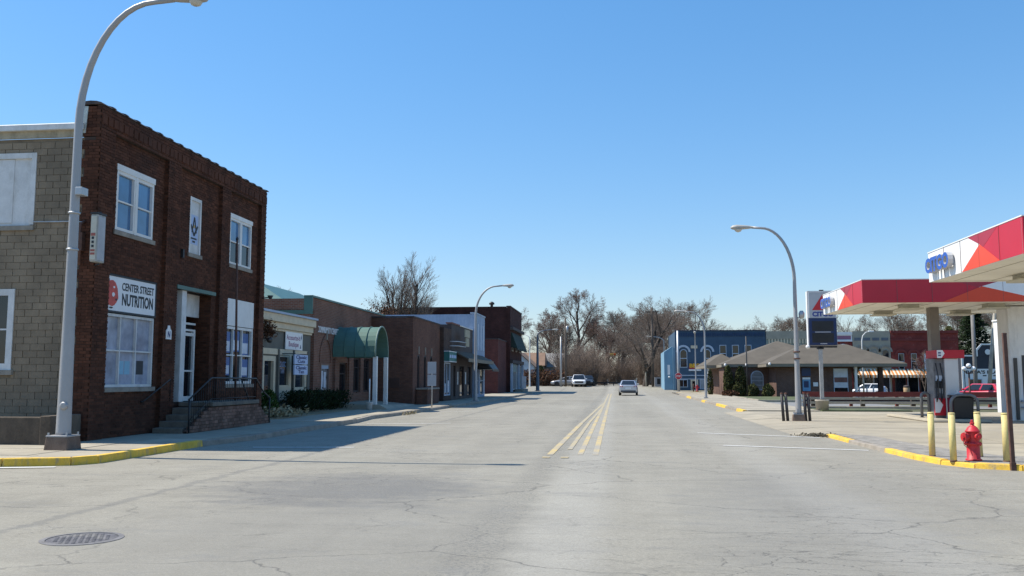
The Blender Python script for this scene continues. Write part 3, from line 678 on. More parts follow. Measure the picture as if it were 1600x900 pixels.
# recessed entrance
piece(bb, 'recess', BR_CORE, lambda m: [m.box(-14.0, -13.052, 24.5, 24.64, .9, 4.4), m.box(-14.2, -14.0, 24.5, 27.2, .9, 4.4), m.box(-14.0, -13.052, 24.64, 27.06, 4.26, 4.4), m.box(-14.0, BX - .05, 24.66, 27.04, .85, .95)])
o = bricks('ny', 27.06, -14.0, BX - .0, .96, 4.25, [], 0).obj('recess_brickwork', BRICK, bb); o['kind'] = 'stuff'
piece(bb, 'recess_return', BR_CORE, lambda m: m.box(-14.0, -13.06, 27.075, 27.3, .9, 4.25))
dr = piece(bb, 'door', WHITE, lambda m: [m.fb('px', -13.15, 24.7, 24.8, .96, 3.1, -.05, .05), m.fb('px', -13.15, 25.75, 25.85, .96, 3.1, -.05, .05), m.fb('px', -13.15, 26.72, 26.82, .96, 3.1, -.05, .05), m.fb('px', -13.15, 24.8, 26.72, 2.95, 3.05, -.05, .048), m.fb('px', -13.15, 24.8, 26.72, .96, 1.1, -.05, .047), m.fb('px', -13.15, 25.85, 26.72, 1.85, 1.9, -.02, .03), m.fb('px', -13.15, 24.7, 26.82, 3.1, 3.16, -.05, .05), m.fb('px', -13.15, 24.7, 26.82, 3.3, 3.36, -.05, .05)])
piece(dr, 'pane', DGLASS, lambda m: m.fb('px', -13.15, 24.8, 26.72, 1.1, 2.95, -.03, -.02)); piece(dr, 'transom_pane', DGLASS, lambda m: m.fb('px', -13.15, 24.7, 26.82, 3.16, 3.3, -.03, -.02))
piece(dr, 'handle', STEEL, lambda m: m.tube([(-13.07, 25.95, 1.8), (-13.07, 25.95, 2.2)], .02, 8))
piece(bb, 'transom_panel', WHITEO, lambda m: m.fb('px', -13.15, 24.66, 27.04, 3.55, 4.25, -.05, .04))
piece(bb, 'entrance_lintel', TEAL, lambda m: m.fb('px', BX, 24.58, 27.1, 4.25, 4.36, -.2, .16))
piece(bb, 'entrance_column', WHITEO, lambda m: [m.box(-12.97, -12.69, 25.08, 25.36, .96, 4.245)], .01)
pl_ = piece(bb, 'house_number_plate', SIGNW, lambda m: m.fprism('px', BX, [(24.02, 2.75), (24.32, 2.75), (24.32, 3.0), (24.25, 3.05), (24.22, 3.14), (24.12, 3.14), (24.09, 3.05), (24.02, 3.0)], .14, .16))
text(pl_, 'lettering', 'N', NAVYINK, 'px', BX, 24.1, 24.24, 2.8, 2.98, .161, bold=.03)
piece(bb, 'wall_bracket', DKSTEEL, lambda m: [m.fb('px', BX, 24.95, 25.03, 5.2, 5.45, .02, .1)])
piece(bb, 'floodlight', DKSTEEL, lambda m: [m.tube([(-12.72, 30.9, 4.5), (-12.4, 30.95, 4.55)], .02, 6), m.lathe(-12.35, 31.0, [(.05, 4.5), (.11, 4.62)], 10)])
piece(bb, 'conduit', STEEL, lambda m: m.tube([(-14.28, Y0 - .05, 5.5), (-13.3, Y0 - .05, 5.49), (-12.95, Y0 - .05, 5.47)], .018, 6))
piece(bb, 'meter_pipe', RUST, lambda m: [m.tube([(-12.98, Y0 - .1, 4.4), (-12.98, Y0 - .12, 5.4), (-12.92, Y0 - .05, 5.5)], .035, 8), m.box(-13.05, -12.9, Y0 - .16, Y0 - .02, 4.75, 5.2)])
# hanging sign box
hs = thing('hanging_sign', 'weathered white vertical sign box beside the lamp post on the brick building', 'sign', (-12.3, 20.7, 4.5))
HSX = -12.16
piece(hs, 'sign_box', M('sign_box_worn', (.36, .355, .33), .6, .12, 4, .05, 30, dirt=(.25, .22, .17), dscale=4), lambda m: m.box(-12.6, -12.43, 20.15, 20.52, 4.45, 5.62), .025)
piece(hs, 'sign_face', M('sign_face_worn', (.5, .48, .4), .6, .1, 4), lambda m: m.box(-12.585, -12.445, 20.135, 20.149, 4.5, 5.57))
piece(hs, 'lettering', M('faded_red', (.33, .1, .08), .7), lambda m: [m.box(-12.57, -12.46, 20.128, 20.134, z, z + h) for z, h in ((5.08, .07), (4.62, .05), (4.7, .05))])
piece(hs, 'lettering', INK, lambda m: [m.box(-12.55, -12.49, 20.128, 20.134, z, z + .06) for z in (4.8, 4.9, 5.0)])
piece(hs, 'sign_face', M('sign_edge', (.42, .43, .45), .6), lambda m: m.box(-12.43, -12.424, 20.19, 20.48, 4.5, 5.57))
piece(hs, 'cap', DKSTEEL, lambda m: m.box(-12.61, -12.42, 20.13, 20.54, 5.622, 5.66))
piece(hs, 'bracket', DKSTEEL, lambda m: [m.tube([(-12.7, 20.5, 4.4), (-12.5, 20.4, 4.42)], .02, 6), m.tube([(-12.7, 20.5, 5.66), (-12.5, 20.4, 5.7)], .02, 6)])
# stairwell wall on the side street
sw_ = piece(None, 'low_wall', M('rough_concrete', (.105, .082, .06), .95, .3, 2, .5, 25, dirt=(.05, .04, .032)), lambda m: [m.box(-17.5, -12.95, 19.15, 19.4, .12, .77), m.box(-12.947, -12.7, 19.1, 20.3, .12, .8)], .02)
tag(sw_, 'rough low concrete wall along the side of the brick building', 'wall')
# porch with steps, brick cheek walls, iron railing
STEPC = M('step_concrete', (.155, .135, .11), .95, .25, 3, .25, 40, dirt=(.08, .07, .06), damt=.5)
pc = thing('porch', 'brick porch with concrete steps at the entrance of the brick building', 'porch', (-12.2, 26.5, .15))
random.seed(21)
piece(pc, 'platform', STEPC, lambda m: [m.box(-12.6, -11.55, 24.9, 28.3, .84, .96)], .015)
for i in range(4):
    piece(pc, 'step', STEPC, lambda m: m.box(-12.6, -11.75 + .0, 24.9 - .36 * (i + 1), 24.9 - .36 * i - .004, .1, .79 - .165 * i + .02 * (i == 0)), .012)
    piece(pc, 'step', STEPC, lambda m: m.box(-12.6, -11.75, 28.3 + .3 * i + .004, 28.3 + .3 * (i + 1), .1, .79 - .165 * i), .012)
piece(pc, 'core', BR_CORE, lambda m: [m.box(-12.6, -11.62, 24.9, 28.3, .1, .83), m.hexa([(-11.74, 23.5, .1), (-11.63, 23.5, .1), (-11.63, 24.9, .1), (-11.74, 24.9, .1)], [(-11.74, 23.5, .2), (-11.63, 23.5, .2), (-11.63, 24.9, .83), (-11.74, 24.9, .83)]), m.hexa([(-11.74, 28.3, .1), (-11.63, 28.3, .1), (-11.63, 29.3, .1), (-11.74, 29.3, .1)], [(-11.74, 28.3, .83), (-11.63, 28.3, .83), (-11.63, 29.3, .3), (-11.74, 29.3, .3)])])
r = 0; z = .16
while z < .80:
    u = 23.5 + (.1 if r % 2 else 0)
    while u < 29.4:
        top = .25 + (u + .1 - 23.5) * .45 if u < 24.9 else (.84 if u < 28.3 else .84 - (u - 28.2) * .5)
        if z + .07 < top: piece(pc, 'brick', BRICKSTEP, lambda m: m.fb('px', -11.63, u, u + .2, z, z + .082, -.06, .02 + random.uniform(0, .012)))
        u += .212
    z += .094; r += 1
rl = piece(pc, 'railing', BLACK, lambda m: [m.tube([(-11.6, 23.55, .16), (-11.6, 23.55, 1.08)], .028, 8), m.tube([(-11.6, 23.5, 1.06), (-11.6, 24.86, 1.66), (-11.6, 28.1, 1.64), (-11.6, 28.75, 1.2), (-11.6, 29.3, 1.0)], .025, 8), m.tube([(-11.6, 29.3, .16), (-11.6, 29.3, 1.0)], .025, 8), m.tube([(-11.6, 24.9, 1.06), (-11.6, 28.1, 1.06)], .012, 6), m.tube([(-11.6, 23.55, .5), (-11.6, 24.9, 1.06)], .012, 6), m.tube([(-12.64, 23.0, 1.02), (-12.62, 24.4, 1.62), (-12.62, 24.4, 1.0)], .022, 8), m.tube([(-12.64, 23.0, 1.02), (-12.73, 23.0, 1.02)], .022, 6), m.tube([(-12.1, 28.1, 1.62), (-12.1, 28.75, .95), (-12.1, 28.75, .5)], .022, 8)])
for i in range(26):
    y = 24.95 + i * .125
    piece(rl, 'baluster', BLACK, lambda m: m.tube([(-11.6, y, .96), (-11.6, y, 1.64)], .008, 5))
for i in range(9):
    y = 23.68 + i * .14; piece(rl, 'baluster', BLACK, lambda m: m.tube([(-11.6, y, .3 + (y - 23.5) * .42), (-11.6, y, 1.08 + (y - 23.5) * .44)], .008, 5))
fp = thing('flagpole', 'thin bare brown pole standing on the brick porch', 'pole', (-11.85, 27.05, .96))
piece(fp, 'pole', RUST, lambda m: m.tube([(-11.85, 27.1, .96), (-11.87, 27.05, 3.5), (-11.9, 27.0, 6.0)], [.04, .035, .028], 8)); piece(fp, 'finial', DKSTEEL, lambda m: m.lathe(-11.9, 27.0, [(.02, 6.0), (.05, 6.05), (.02, 6.12)], 8))
# ------------------------------------------------------------------ boutique
def shell(t, name, mat, F, pl, u0, u1, z0, z1, holes, depth, roofz=None, rmat=None, base=-.5):
    m = MB(); m.grid(F, pl, u0, u1, base, z1, holes, -.3, 0)
    if F == 'px':
        m.box(pl - depth, pl - .3, u0, u0 + .25, base, z1 - .05); m.box(pl - depth, pl - .3, u1 - .25, u1, base, z1 - .05); m.box(pl - depth, pl - depth + .25, u0 + .25, u1 - .25, base, z1 - .06)
        r = (pl - depth + .25, pl - .3, u0 + .25, u1 - .25)
    else:
        m.box(u0, u0 + .25, pl + .3, pl + depth, base, z1 - .05); m.box(u1 - .25, u1, pl + .3, pl + depth, base, z1 - .05); m.box(u0 + .25, u1 - .25, pl + depth - .25, pl + depth, base, z1 - .06)
        r = (u0 + .25, u1 - .25, pl + .3, pl + depth - .25)
    w = m.obj(name, mat, t)
    q = MB(); q.box(*r, (roofz or z1 - .4) - .15, roofz or z1 - .4); q.obj('roof', rmat or GREYR, t)
    q = MB()
    if F == 'px': q.box(pl - 1.0, pl - .9, u0 + .26, u1 - .26, base, z1 - .6)
    else: q.box(u0 + .26, u1 - .26, pl + .9, pl + 1.0, base, z1 - .6)
    q.obj('inner_wall', BLACK, t)
    return w
bq = thing('boutique', 'small grey shop with cream cornice between two brick buildings', 'building', (-15.5, 35.5, .3)); BQ = -13.9
shell(bq, 'wall', GREYG, 'px', BQ, 31.2, 39.85, 0, 4.2, [(34.2, 35.6, .4, 2.55), (36.0, 37.15, 1.3, 2.6), (37.85, 39.1, 1.2, 2.5)], 10)
piece(bq, 'cornice', CREAM, lambda m: [m.fb('px', BQ, 31.2, 39.84, 3.7, 3.95, 0, .14), m.fb('px', BQ, 31.2, 39.85, 3.953, 4.28, -.1, .26), m.fb('px', BQ, 31.2, 39.83, 3.6, 3.697, 0, .08)], .02)
piece(bq, 'coping', BLUEW, lambda m: m.fb('px', BQ, 31.2, 39.9, 4.283, 4.37, -.4, .34))
piece(bq, 'frieze', CREAM, lambda m: m.fb('px', BQ, 33.9, 39.4, 2.62, 2.86, 0, .05))
for u in (33.95, 35.75, 37.5, 39.3): piece(bq, 'pilaster', GREYG, lambda m: m.fb('px', BQ, u, u + .14, .3, 2.85, 0, .09))
d = piece(bq, 'door', CREAM, lambda m: [m.fb('px', BQ, 34.2, 34.42, .4, 2.55, -.15, .02), m.fb('px', BQ, 35.4, 35.6, .4, 2.55, -.15, .02), m.fb('px', BQ, 34.42, 35.4, 2.35, 2.55, -.15, .018)]); piece(d, 'pane', DGLASS, lambda m: m.fb('px', BQ, 34.42, 35.4, .5, 2.35, -.12, -.1))
for a, b, c, d_ in ((36.0, 37.15, 1.3, 2.6), (37.85, 39.1, 1.2, 2.5)):
    piece(bq, 'window_surround', CREAM, lambda m: [m.fb('px', BQ, a - .22, a, .75, d_ + .1, 0, .04), m.fb('px', BQ, b, b + .22, .75, d_ + .1, 0, .04), m.fb('px', BQ, a, b, .75, c, 0, .038)])
    w = window(bq, 'px', BQ, a, b, c, d_, 1, 1, CREAM, DGLASS, fw=.06)
    if a < 37: text(w, 'lettering', 'CLASSIC\nTAN', PALEB, 'px', BQ, a + .2, b - .2, 1.85, 2.35, -.06, bold=.01)
t = piece(bq, 'shop_sign', SIGNW, lambda m: m.fb('px', BQ, 36.5, 38.55, 2.87, 3.62, .05, .09))
text(t, 'lettering', 'Accessorize-It', MAUVE, 'px', BQ, 36.6, 38.2, 3.28, 3.5, .091, bold=.01); text(t, 'lettering', 'Boutique', MAUVE, 'px', BQ, 36.85, 38.05, 2.93, 3.22, .091, bold=.015)
piece(t, 'ornament', NAVYINK, lambda m: [m.fprism('px', BQ, [(38.33, 3.3), (38.42, 3.42), (38.36, 3.54), (38.3, 3.42)], .09, .094), m.fprism('px', BQ, [(38.2, 2.94), (38.36, 2.95), (38.3, 3.12)], .09, .094)])
def wr_(m):
    for j in range(420):
        p = Vector((-13.6 + random.gauss(0, .13), 34.0 + random.gauss(0, .26), 3.55 + random.gauss(0, .2)))
        m.poly([tuple(p + Vector((random.gauss(0, .05), random.gauss(0, .05), random.gauss(0, .05)))) for k in range(3)])
piece(bq, 'wreath', LEAFR, wr_)['kind'] = 'stuff'
piece(bq, 'floodlight', DKSTEEL, lambda m: [m.tube([(-13.9, 33.9, 3.25), (-13.6, 33.9, 3.2)], .025, 6), m.lathe(-13.55, 3.15, [(.05, 33.85), (.12, 34.05)], 10, 'y')])
bs = thing('projecting_sign', 'pale blue two panel sign projecting from the grey boutique front', 'sign', (-13.3, 36.9, 1.8))
SU0, SU1 = 36.15, 37.75
for k, (z0, z1, tx) in enumerate(((2.24, 2.64, 'Classic\nCuts'), (1.8, 2.2, 'Classic\nTan'))):
    p_ = piece(bs, 'sign_panel', PALEB, lambda m: m.fb('px', -13.3, SU0, SU1, z0, z1, -.03, .03)); text(p_, 'lettering', tx, NAVYINK, 'px', -13.3, SU0 + .15, SU1 - .15, z0 + .05, z1 - .03, .031, bold=.03)
piece(bs, 'bracket', DKSTEEL, lambda m: [m.tube([(-13.9, SU0 + .1, 2.67), (-13.28, SU0 + .1, 2.67)], .02, 6), m.tube([(-13.9, SU1 - .1, 2.67), (-13.28, SU1 - .1, 2.67)], .02, 6)])
# ------------------------------------------------------------------ community centre
cc = thing('community_center', 'brown brick community center with white wall letters and green barrel awning', 'building', (-16, 46.5, .3)); CC = -13.9
hl = [(41.35, 42.6, .98, 2.35), (44.3, 45.6, .4, 2.45), (46.7, 48.1, .9, 2.75), (48.7, 50.1, .9, 2.75), (50.7, 52.1, .9, 2.75)]
shell(cc, 'wall', BR_CC, 'px', CC, 39.92, 53.2, 0, 5.38, hl, 11, 4.7)
piece(cc, 'coping', TEAL, lambda m: [m.fb('px', CC, 39.86, 53.1, 5.383, 5.47, -.36, .06), m.box(-14.25, -13.84, 39.84, 39.915, 4.6, 5.38)])
piece(cc, 'metal_roof', TEAL, lambda m: [m.hexa([(-25, 40.2, 4.72), (-14.5, 40.2, 4.72), (-14.5, 52.9, 4.72), (-25, 52.9, 4.72)], [(-21, 43.5, 6.5), (-18, 43.5, 6.5), (-18, 49.5, 6.5), (-21, 49.5, 6.5)]), m.box(-25, -14.24, 39.84, 40.19, 4.6, 4.78)])
for a, b, c, d_ in ((39.95, 40.5, 4.75, .13), (43.2, 43.7, 2.6, .13), (45.7, 46.5, 2.75, .08)): piece(cc, 'brick_pilaster', BR_CC, lambda m: m.fb('px', CC, a, b, .2, c, 0, d_))
def archrib(m):
    p = [(41.15, 2.4), (41.2, 2.95), (41.45, 3.35), (41.98, 3.75), (42.5, 3.35), (42.75, 2.95), (42.8, 2.4)]
    for a, b in zip(p, p[1:]):
        a, b = Vector(a), Vector(b); n_ = Vector((-(b - a).y, (b - a).x)).normalized() * .06; m.fprism('px', CC, [tuple(a - n_), tuple(b - n_), tuple(b + n_), tuple(a + n_)], 0, .05)
piece(cc, 'brick_arch', BR_CC, archrib)
piece(cc, 'keystone', STONE, lambda m: m.fb('px', CC, 41.9, 42.06, 3.5, 3.95, 0, .09))
text(cc, 'wall_letters', 'COMMUNITY CENTER', SIGNW, 'px', CC, 40.6, 43.85, 3.8, 4.1, .05, .03, bold=.0)
w = window(cc, 'px', CC, 41.35, 42.6, .98, 2.35, 1, 1, M('notice_frame', (.2, .13, .1), .7), M('notice_glass', (.16, .16, .17), .15, .9, 4, 0, 9), fw=.08)
piece(w, 'header', BLUEW, lambda m: m.fb('px', CC, 41.4, 42.55, 2.1, 2.3, -.05, .0)); piece(w, 'notice', PWH, lambda m: [m.fb('px', CC, 41.55, 41.85, 1.1, 2.0, -.06, -.05), m.fb('px', CC, 42.0, 42.3, 1.2, 1.95, -.06, -.05)])
piece(cc, 'brick_sill', BR_CC, lambda m: m.fb('px', CC, 41.2, 42.75, .8, .97, 0, .12))
for i, (a, b, c, d_) in enumerate(hl[1:]): window(cc, 'px', CC, a, b, c, d_, 1 + (i > 0), 2, DKBRN, DGLASS, fw=.09, zsplit=[0, c + (d_ - c) * .72, 0], inn=-.2, out=-.1)
aw = thing('barrel_awning', 'dark green barrel shaped canvas awning over the community center door', 'awning', (-12.8, 44.3, 2.7))
def barrel(y0, y1, z0, z1, n=14):
    c = (y0 + y1) / 2; r = (y1 - y0) / 2; p = [(y0, z0)]
    zs = z1 - r * 1.05
    p += [(c - r * cos(pi * k / n), zs + r * 1.05 * sin(pi * k / n)) for k in range(n + 1)] + [(y1, z0)]
    return p
pA = barrel(43.1, 45.5, 2.7, 4.22); pI = barrel(43.14, 45.46, 2.7, 4.17)
def canopy(m):
    for k in range(len(pA) - 1):
        for P_, fl in ((pA, 0), (pI, 1)):
            (a, z), (b, w_) = P_[k], P_[k + 1]; q = [(-13.88, a, z), (-11.7, a, z), (-11.7, b, w_), (-13.88, b, w_)]
            m.poly(q if fl else q[::-1], True)
piece(aw, 'canvas', AWN, canopy)
for x in (-13.86, -13.3, -12.75, -12.25, -11.72):
    piece(aw, 'rib', AWN if x < -11.8 else M('awning_edge', (.16, .24, .21), .6), lambda m: m.tube([(x, a, z) for a, z in barrel(43.08, 45.52, 2.68, 4.245)], .022 if x < -11.8 else .04, 6))
for y in (43.25, 45.3):
    piece(aw, 'post', WHITE, lambda m: m.box(-11.86, -11.66, y - .1, y + .1, .3, 2.72), .012)
pp = local('planter_pot', 'white pot holding a white pole under the green awning', 'planter', (-11.6, 41.7, .17)); piece(pp, 'pot', WHITEO, lambda m: m.lathe(0, 0, [(.12, 0), (.17, .34), (.19, .36), (.15, .36)], 14)); piece(pp, 'stake', WHITE, lambda m: m.tube([(0, 0, .3), (0, 0, 1.45)], .03, 8))
# ------------------------------------------------------------------ corner brick building with arched slits, and shops behind it
b3 = thing('low_brick_building', 'plain brown brick building with three narrow arched windows', 'building', (-13, 54, .15)); B3 = -11.45
hl = [(51.3, 51.9, 1.1, 3.0), (53.1, 53.75, 1.1, 3.0), (54.9, 55.6, 1.1, 3.0)]
m = MB(); m.grid('px', B3, 50.15, 58.0, -.2, 5.12, hl, -.3, 0); m.box(-22, B3 - .3, 50.15, 50.4, -.2, 5.1); m.box(-22, B3 - .3, 57.75, 58.0, -.2, 5.1); m.obj('wall', BR_3, b3)
piece(b3, 'roof', GREYR, lambda m: m.box(-22, B3 - .3, 50.4, 57.75, 4.6, 4.75)); piece(b3, 'inner_wall', BLACK, lambda m: m.box(-12.4, -12.3, 50.41, 57.7, 0, 4.5))
piece(b3, 'coping', DKBRN, lambda m: [m.fb('px', B3, 50.1, 58.0, 5.123, 5.2, -.35, .04), m.box(-22, -11.81, 50.1, 50.45, 5.123, 5.197)])
for a, b, c, d_ in hl:
    w = piece(b3, 'window', DKBRN, lambda m: [m.fb('px', B3, a, a + .06, c, d_, -.15, -.02), m.fb('px', B3, b - .06, b, c, d_, -.15, -.02), m.fprism('px', B3, [(a - .01, d_ - .3), (a + .12, d_ - .12), (a + .3, d_ - .03), (a + .3, d_ + .01), (a - .01, d_ + .01)], -.2, .003), m.fprism('px', B3, [(b + .01, d_ - .3), (b + .01, d_ + .01), (b - .3, d_ + .01), (b - .3, d_ - .03), (b - .12, d_ - .12)], -.2, .003)]); piece(w, 'pane', DGLASS, lambda m: m.fb('px', B3, a + .06, b - .06, c, d_, -.12, -.1))
    piece(b3, 'keystone', STONE, lambda m: m.fb('px', B3, (a + b) / 2 - .06, (a + b) / 2 + .06, 3.05, 3.5, 0, .05))
piece(b3, 'vent', M('vent_grille', (.09, .05, .04), .9), lambda m: [m.box(-12.9, -12.2, 50.11, 50.149, 1.1, 1.65), *[m.box(-12.86, -12.24, 50.09, 50.109, 1.16 + k * .08, 1.2 + k * .08) for k in range(6)]])
pb = thing('brick_planter', 'square brown brick planter box against the slit windowed building', 'planter', (-11.1, 53, .15)); piece(pb, 'box', BR_3, lambda m: m.box(-11.4, -10.75, 50.9, 54.2, .12, 1.0)); piece(pb, 'rim', STONE, lambda m: m.box(-11.42, -10.7, 50.85, 54.25, 1.003, 1.09))
b4 = thing('narrow_shop', 'narrow dark brick shop with a green name board over its window', 'building', (-12, 59, .15))
shell(b4, 'wall', BR_4, 'px', -11.2, 58.05, 60.8, 0, 5.0, [(58.3, 60.4, .5, 2.7)], 9)
piece(b4, 'name_board', GREENS, lambda m: m.fb('px', -11.2, 58.2, 60.9, 2.78, 3.4, 0, .35)); piece(b4, 'board_edge', SIGNW, lambda m: [m.fb('px', -11.2, 58.18, 60.92, 3.402, 3.45, 0, .36), m.fb('px', -11.2, 58.18, 60.92, 2.73, 2.778, 0, .36)])
piece(b4, 'lettering', PALEB, lambda m: [m.fb('px', -11.2, u, u + .5, 3.0, 3.2, .35, .356) for u in (58.35, 59.05, 59.7, 60.3)])
window(b4, 'px', -11.2, 58.3, 60.4, .5, 2.7, 2, 1, TRIMB, DGLASS, fw=.08); piece(b4, 'window_card', PWH, lambda m: [m.fb('px', -11.2, 58.6, 58.9, .7, 1.3, -.05, .0), m.fb('px', -11.2, 59.6, 60.0, .7, 1.5, -.05, .0)])
b5 = thing('brown_shop', 'dark brown shop with sloped shingle canopy and yellow sign brackets', 'building', (-13, 65, .15))
shell(b5, 'wall', DKBRN, 'px', -11.2, 60.85, 70.0, 0, 5.4, [(61.6, 62.5, .3, 2.6), (64.1, 66.0, .3, 2.6), (67.6, 69.2, .3, 2.6)], 9)
piece(b5, 'coping', M('coping_rust', (.2, .09, .07), .8), lambda m: m.fb('px', -11.2, 60.8, 64, 5.403, 5.5, -.4, .05)); piece(b5, 'coping', WHITEO, lambda m: m.fb('px', -11.2, 64.003, 70, 5.403, 5.48, -.4, .05))
piece(b5, 'canopy', SHING, lambda m: m.hexa([(-11.2, 61.3, 3.5), (-11.2, 74, 3.5), (-11.2, 74, 3.6), (-11.2, 61.3, 3.6)], [(-10.1, 61.3, 2.95), (-10.1, 74, 2.95), (-10.1, 74, 3.03), (-10.1, 61.3, 3.03)]))
piece(b5, 'fascia', FASC, lambda m: m.box(-10.098, -10.05, 61.3, 74, 2.78, 3.03))
for a, b in ((61.6, 62.5), (64.1, 66.0), (67.6, 69.2)): window(b5, 'px', -11.2, a, b, .3, 2.6, 1, 1, DKBRN, DGLASS, fw=.08)
piece(b5, 'window_card', WHITEO, lambda m: [m.fb('px', -11.2, 63.2, 63.5, 1.2, 2.1, 0, .02), m.fb('px', -11.2, 66.5, 66.9, 1.2, 2.1, 0, .02)])
sg_ = thing('bracket_sign', 'faded yellow two part sign on iron brackets above the shingle canopy', 'sign', (-10.6, 64, 3.8))
piece(sg_, 'sign_panel', M('sign_yellow_old', (.36, .33, .24), .8), lambda m: [m.fb('px', -10.6, 62.6, 64.6, 4.55, 5.1, 0, .08), m.fb('px', -10.6, 62.9, 64.3, 3.9, 4.5, 0, .08)]); piece(sg_, 'bracket', STEEL, lambda m: [m.tube([(-11.2, 60.2, z), (-10.7, 60.6, z), (-10.55, 62.9, z)], .035, 6) for z in (3.85, 4.15)])
b6 = thing('blue_metal_building', 'pale blue corrugated metal building with narrow upper windows', 'building', (-13, 72, .15))
shell(b6, 'wall', CORR, 'px', -11.0, 70.05, 75.3, 0, 6.75, [(70.7, 72.0, .3, 2.6), (72.6, 74.6, .3, 2.6)], 12, 6.2)
piece(b6, 'coping', BLUEW, lambda m: m.fb('px', -11.0, 70.0, 75.35, 6.753, 6.85, -.4, .06))
for u in (71.1, 72.6, 73.9): piece(b6, 'upper_panel', TRIMB, lambda m: m.fb('px', -11.0, u, u + .6, 3.9, 6.0, 0, .05))
for a, b in ((70.7, 72.0), (72.6, 74.6)): window(b6, 'px', -11.0, a, b, .3, 2.6, 1, 2, BLUEW, DGLASS)
piece(b6, 'frieze', WHITEO, lambda m: m.fb('px', -11.0, 70.05, 75.3, 2.65, 2.9, 0, .06))
bw = thing('black_awning', 'black rounded fabric awning on the pale blue metal building', 'awning', (-10.4, 73.5, 2.4))
piece(bw, 'canvas', BLACK, lambda m: m.hexa([(-10.99, 71.2, 2.35), (-9.75, 71.2, 2.35), (-9.75, 75.2, 2.35), (-10.99, 75.2, 2.35)], [(-10.99, 71.2, 3.3), (-10.4, 71.2, 3.2), (-10.4, 75.2, 3.2), (-10.99, 75.2, 3.3)]), .1); piece(bw, 'valance', BLACK, lambda m: m.box(-9.8, -9.75, 71.2, 75.2, 2.2, 2.346))
b7 = thing('maroon_building', 'tall dark maroon brick corner building with dark green upper awning', 'building', (-16, 101, .15)); B7 = -11.2
shell(b7, 'wall', BR_M, 'px', B7, 95.5, 107.4, 0, 9.3, [(96.2, 99.6, .4, 3.1), (100.6, 102.2, .4, 3.1), (103, 106.6, .4, 3.1), (97, 98.6, 4.6, 6.6), (100.6, 102.2, 4.6, 6.6), (104.4, 106, 4.6, 6.6)], 14, 8.6)
for i, (a, b) in enumerate(((-25.2, 8.3), (-22.6, 8.8), (-20, 9.3))): pass
piece(b7, 'parapet_step', BR_M, lambda m: [m.box(-25.2, -19.5, 95.52, 95.75, 8.9, 9.0)])
piece(b7, 'coping', DKBRN, lambda m: [m.fb('px', B7, 95.45, 107.45, 9.303, 9.42, -.4, .06), m.box(-23.5, B7 - .41, 95.45, 95.8, 9.253, 9.34)])
piece(b7, 'cornice', DKBRN, lambda m: [m.fb('px', B7, 95.5, 107.4, 6.85, 7.15, 0, .35), m.fb('px', B7, 95.5, 107.4, 3.25, 3.6, 0, .3)])
for a, b in ((96.2, 99.6), (100.6, 102.2), (103, 106.6)): window(b7, 'px', B7, a, b, .4, 3.1, 2, 2, WHITEO, DGLASS, zsplit=[0, 2.3, 0])
for a, b in ((97, 98.6), (100.6, 102.2), (104.4, 106)): window(b7, 'px', B7, a, b, 4.6, 6.6, 1, 2, WHITEO, DGLASS)
piece(b7, 'storefront_panel', GREENW, lambda m: m.fb('px', B7, 96, 101, 2.3, 3.2, .03, .08))
for u in (95.7, 102.6, 106.9): piece(b7, 'column', TRIMB, lambda m: m.fb('px', B7, u, u + .3, .2, 3.24, .01, .25))
piece(b7, 'step', STONE, lambda m: m.fb('px', B7, 100, 106, .1, .42, 0, .9))
piece(b7, 'annex', BR_M2, lambda m: m.box(-20, -11.6, 88.5, 95.4, -.1, 5.5)); piece(b7, 'annex_coping', DKBRN, lambda m: m.box(-20, -11.55, 88.45, 95.42, 5.503, 5.6))
piece(b7, 'roof_vent', DKSTEEL, lambda m: [m.lathe(-13.4, 97, [(.15, 8.6), (.15, 9.65), (.3, 9.7), (.3, 9.85), (.1, 10)], 10)])
w = thing('dark_green_awning', 'dark green sloped awning on the upper storey of the maroon building', 'awning', (-10.6, 101.5, 5)); piece(w, 'canvas', M('canvas_forest', (.02, .04, .033), .85), lambda m: m.hexa([(B7 + .01, 96.3, 5.0), (-10.5, 96.3, 4.9), (-10.5, 106.6, 4.9), (B7 + .01, 106.6, 5.0)], [(B7 + .01, 96.3, 6.6), (B7 + .07, 96.3, 6.6), (B7 + .07, 106.6, 6.6), (B7 + .01, 106.6, 6.6)])); piece(w, 'valance', M('canvas_forest', (.02, .04, .033)), lambda m: m.box(-10.53, -10.48, 96.3, 106.6, 4.7, 4.896))
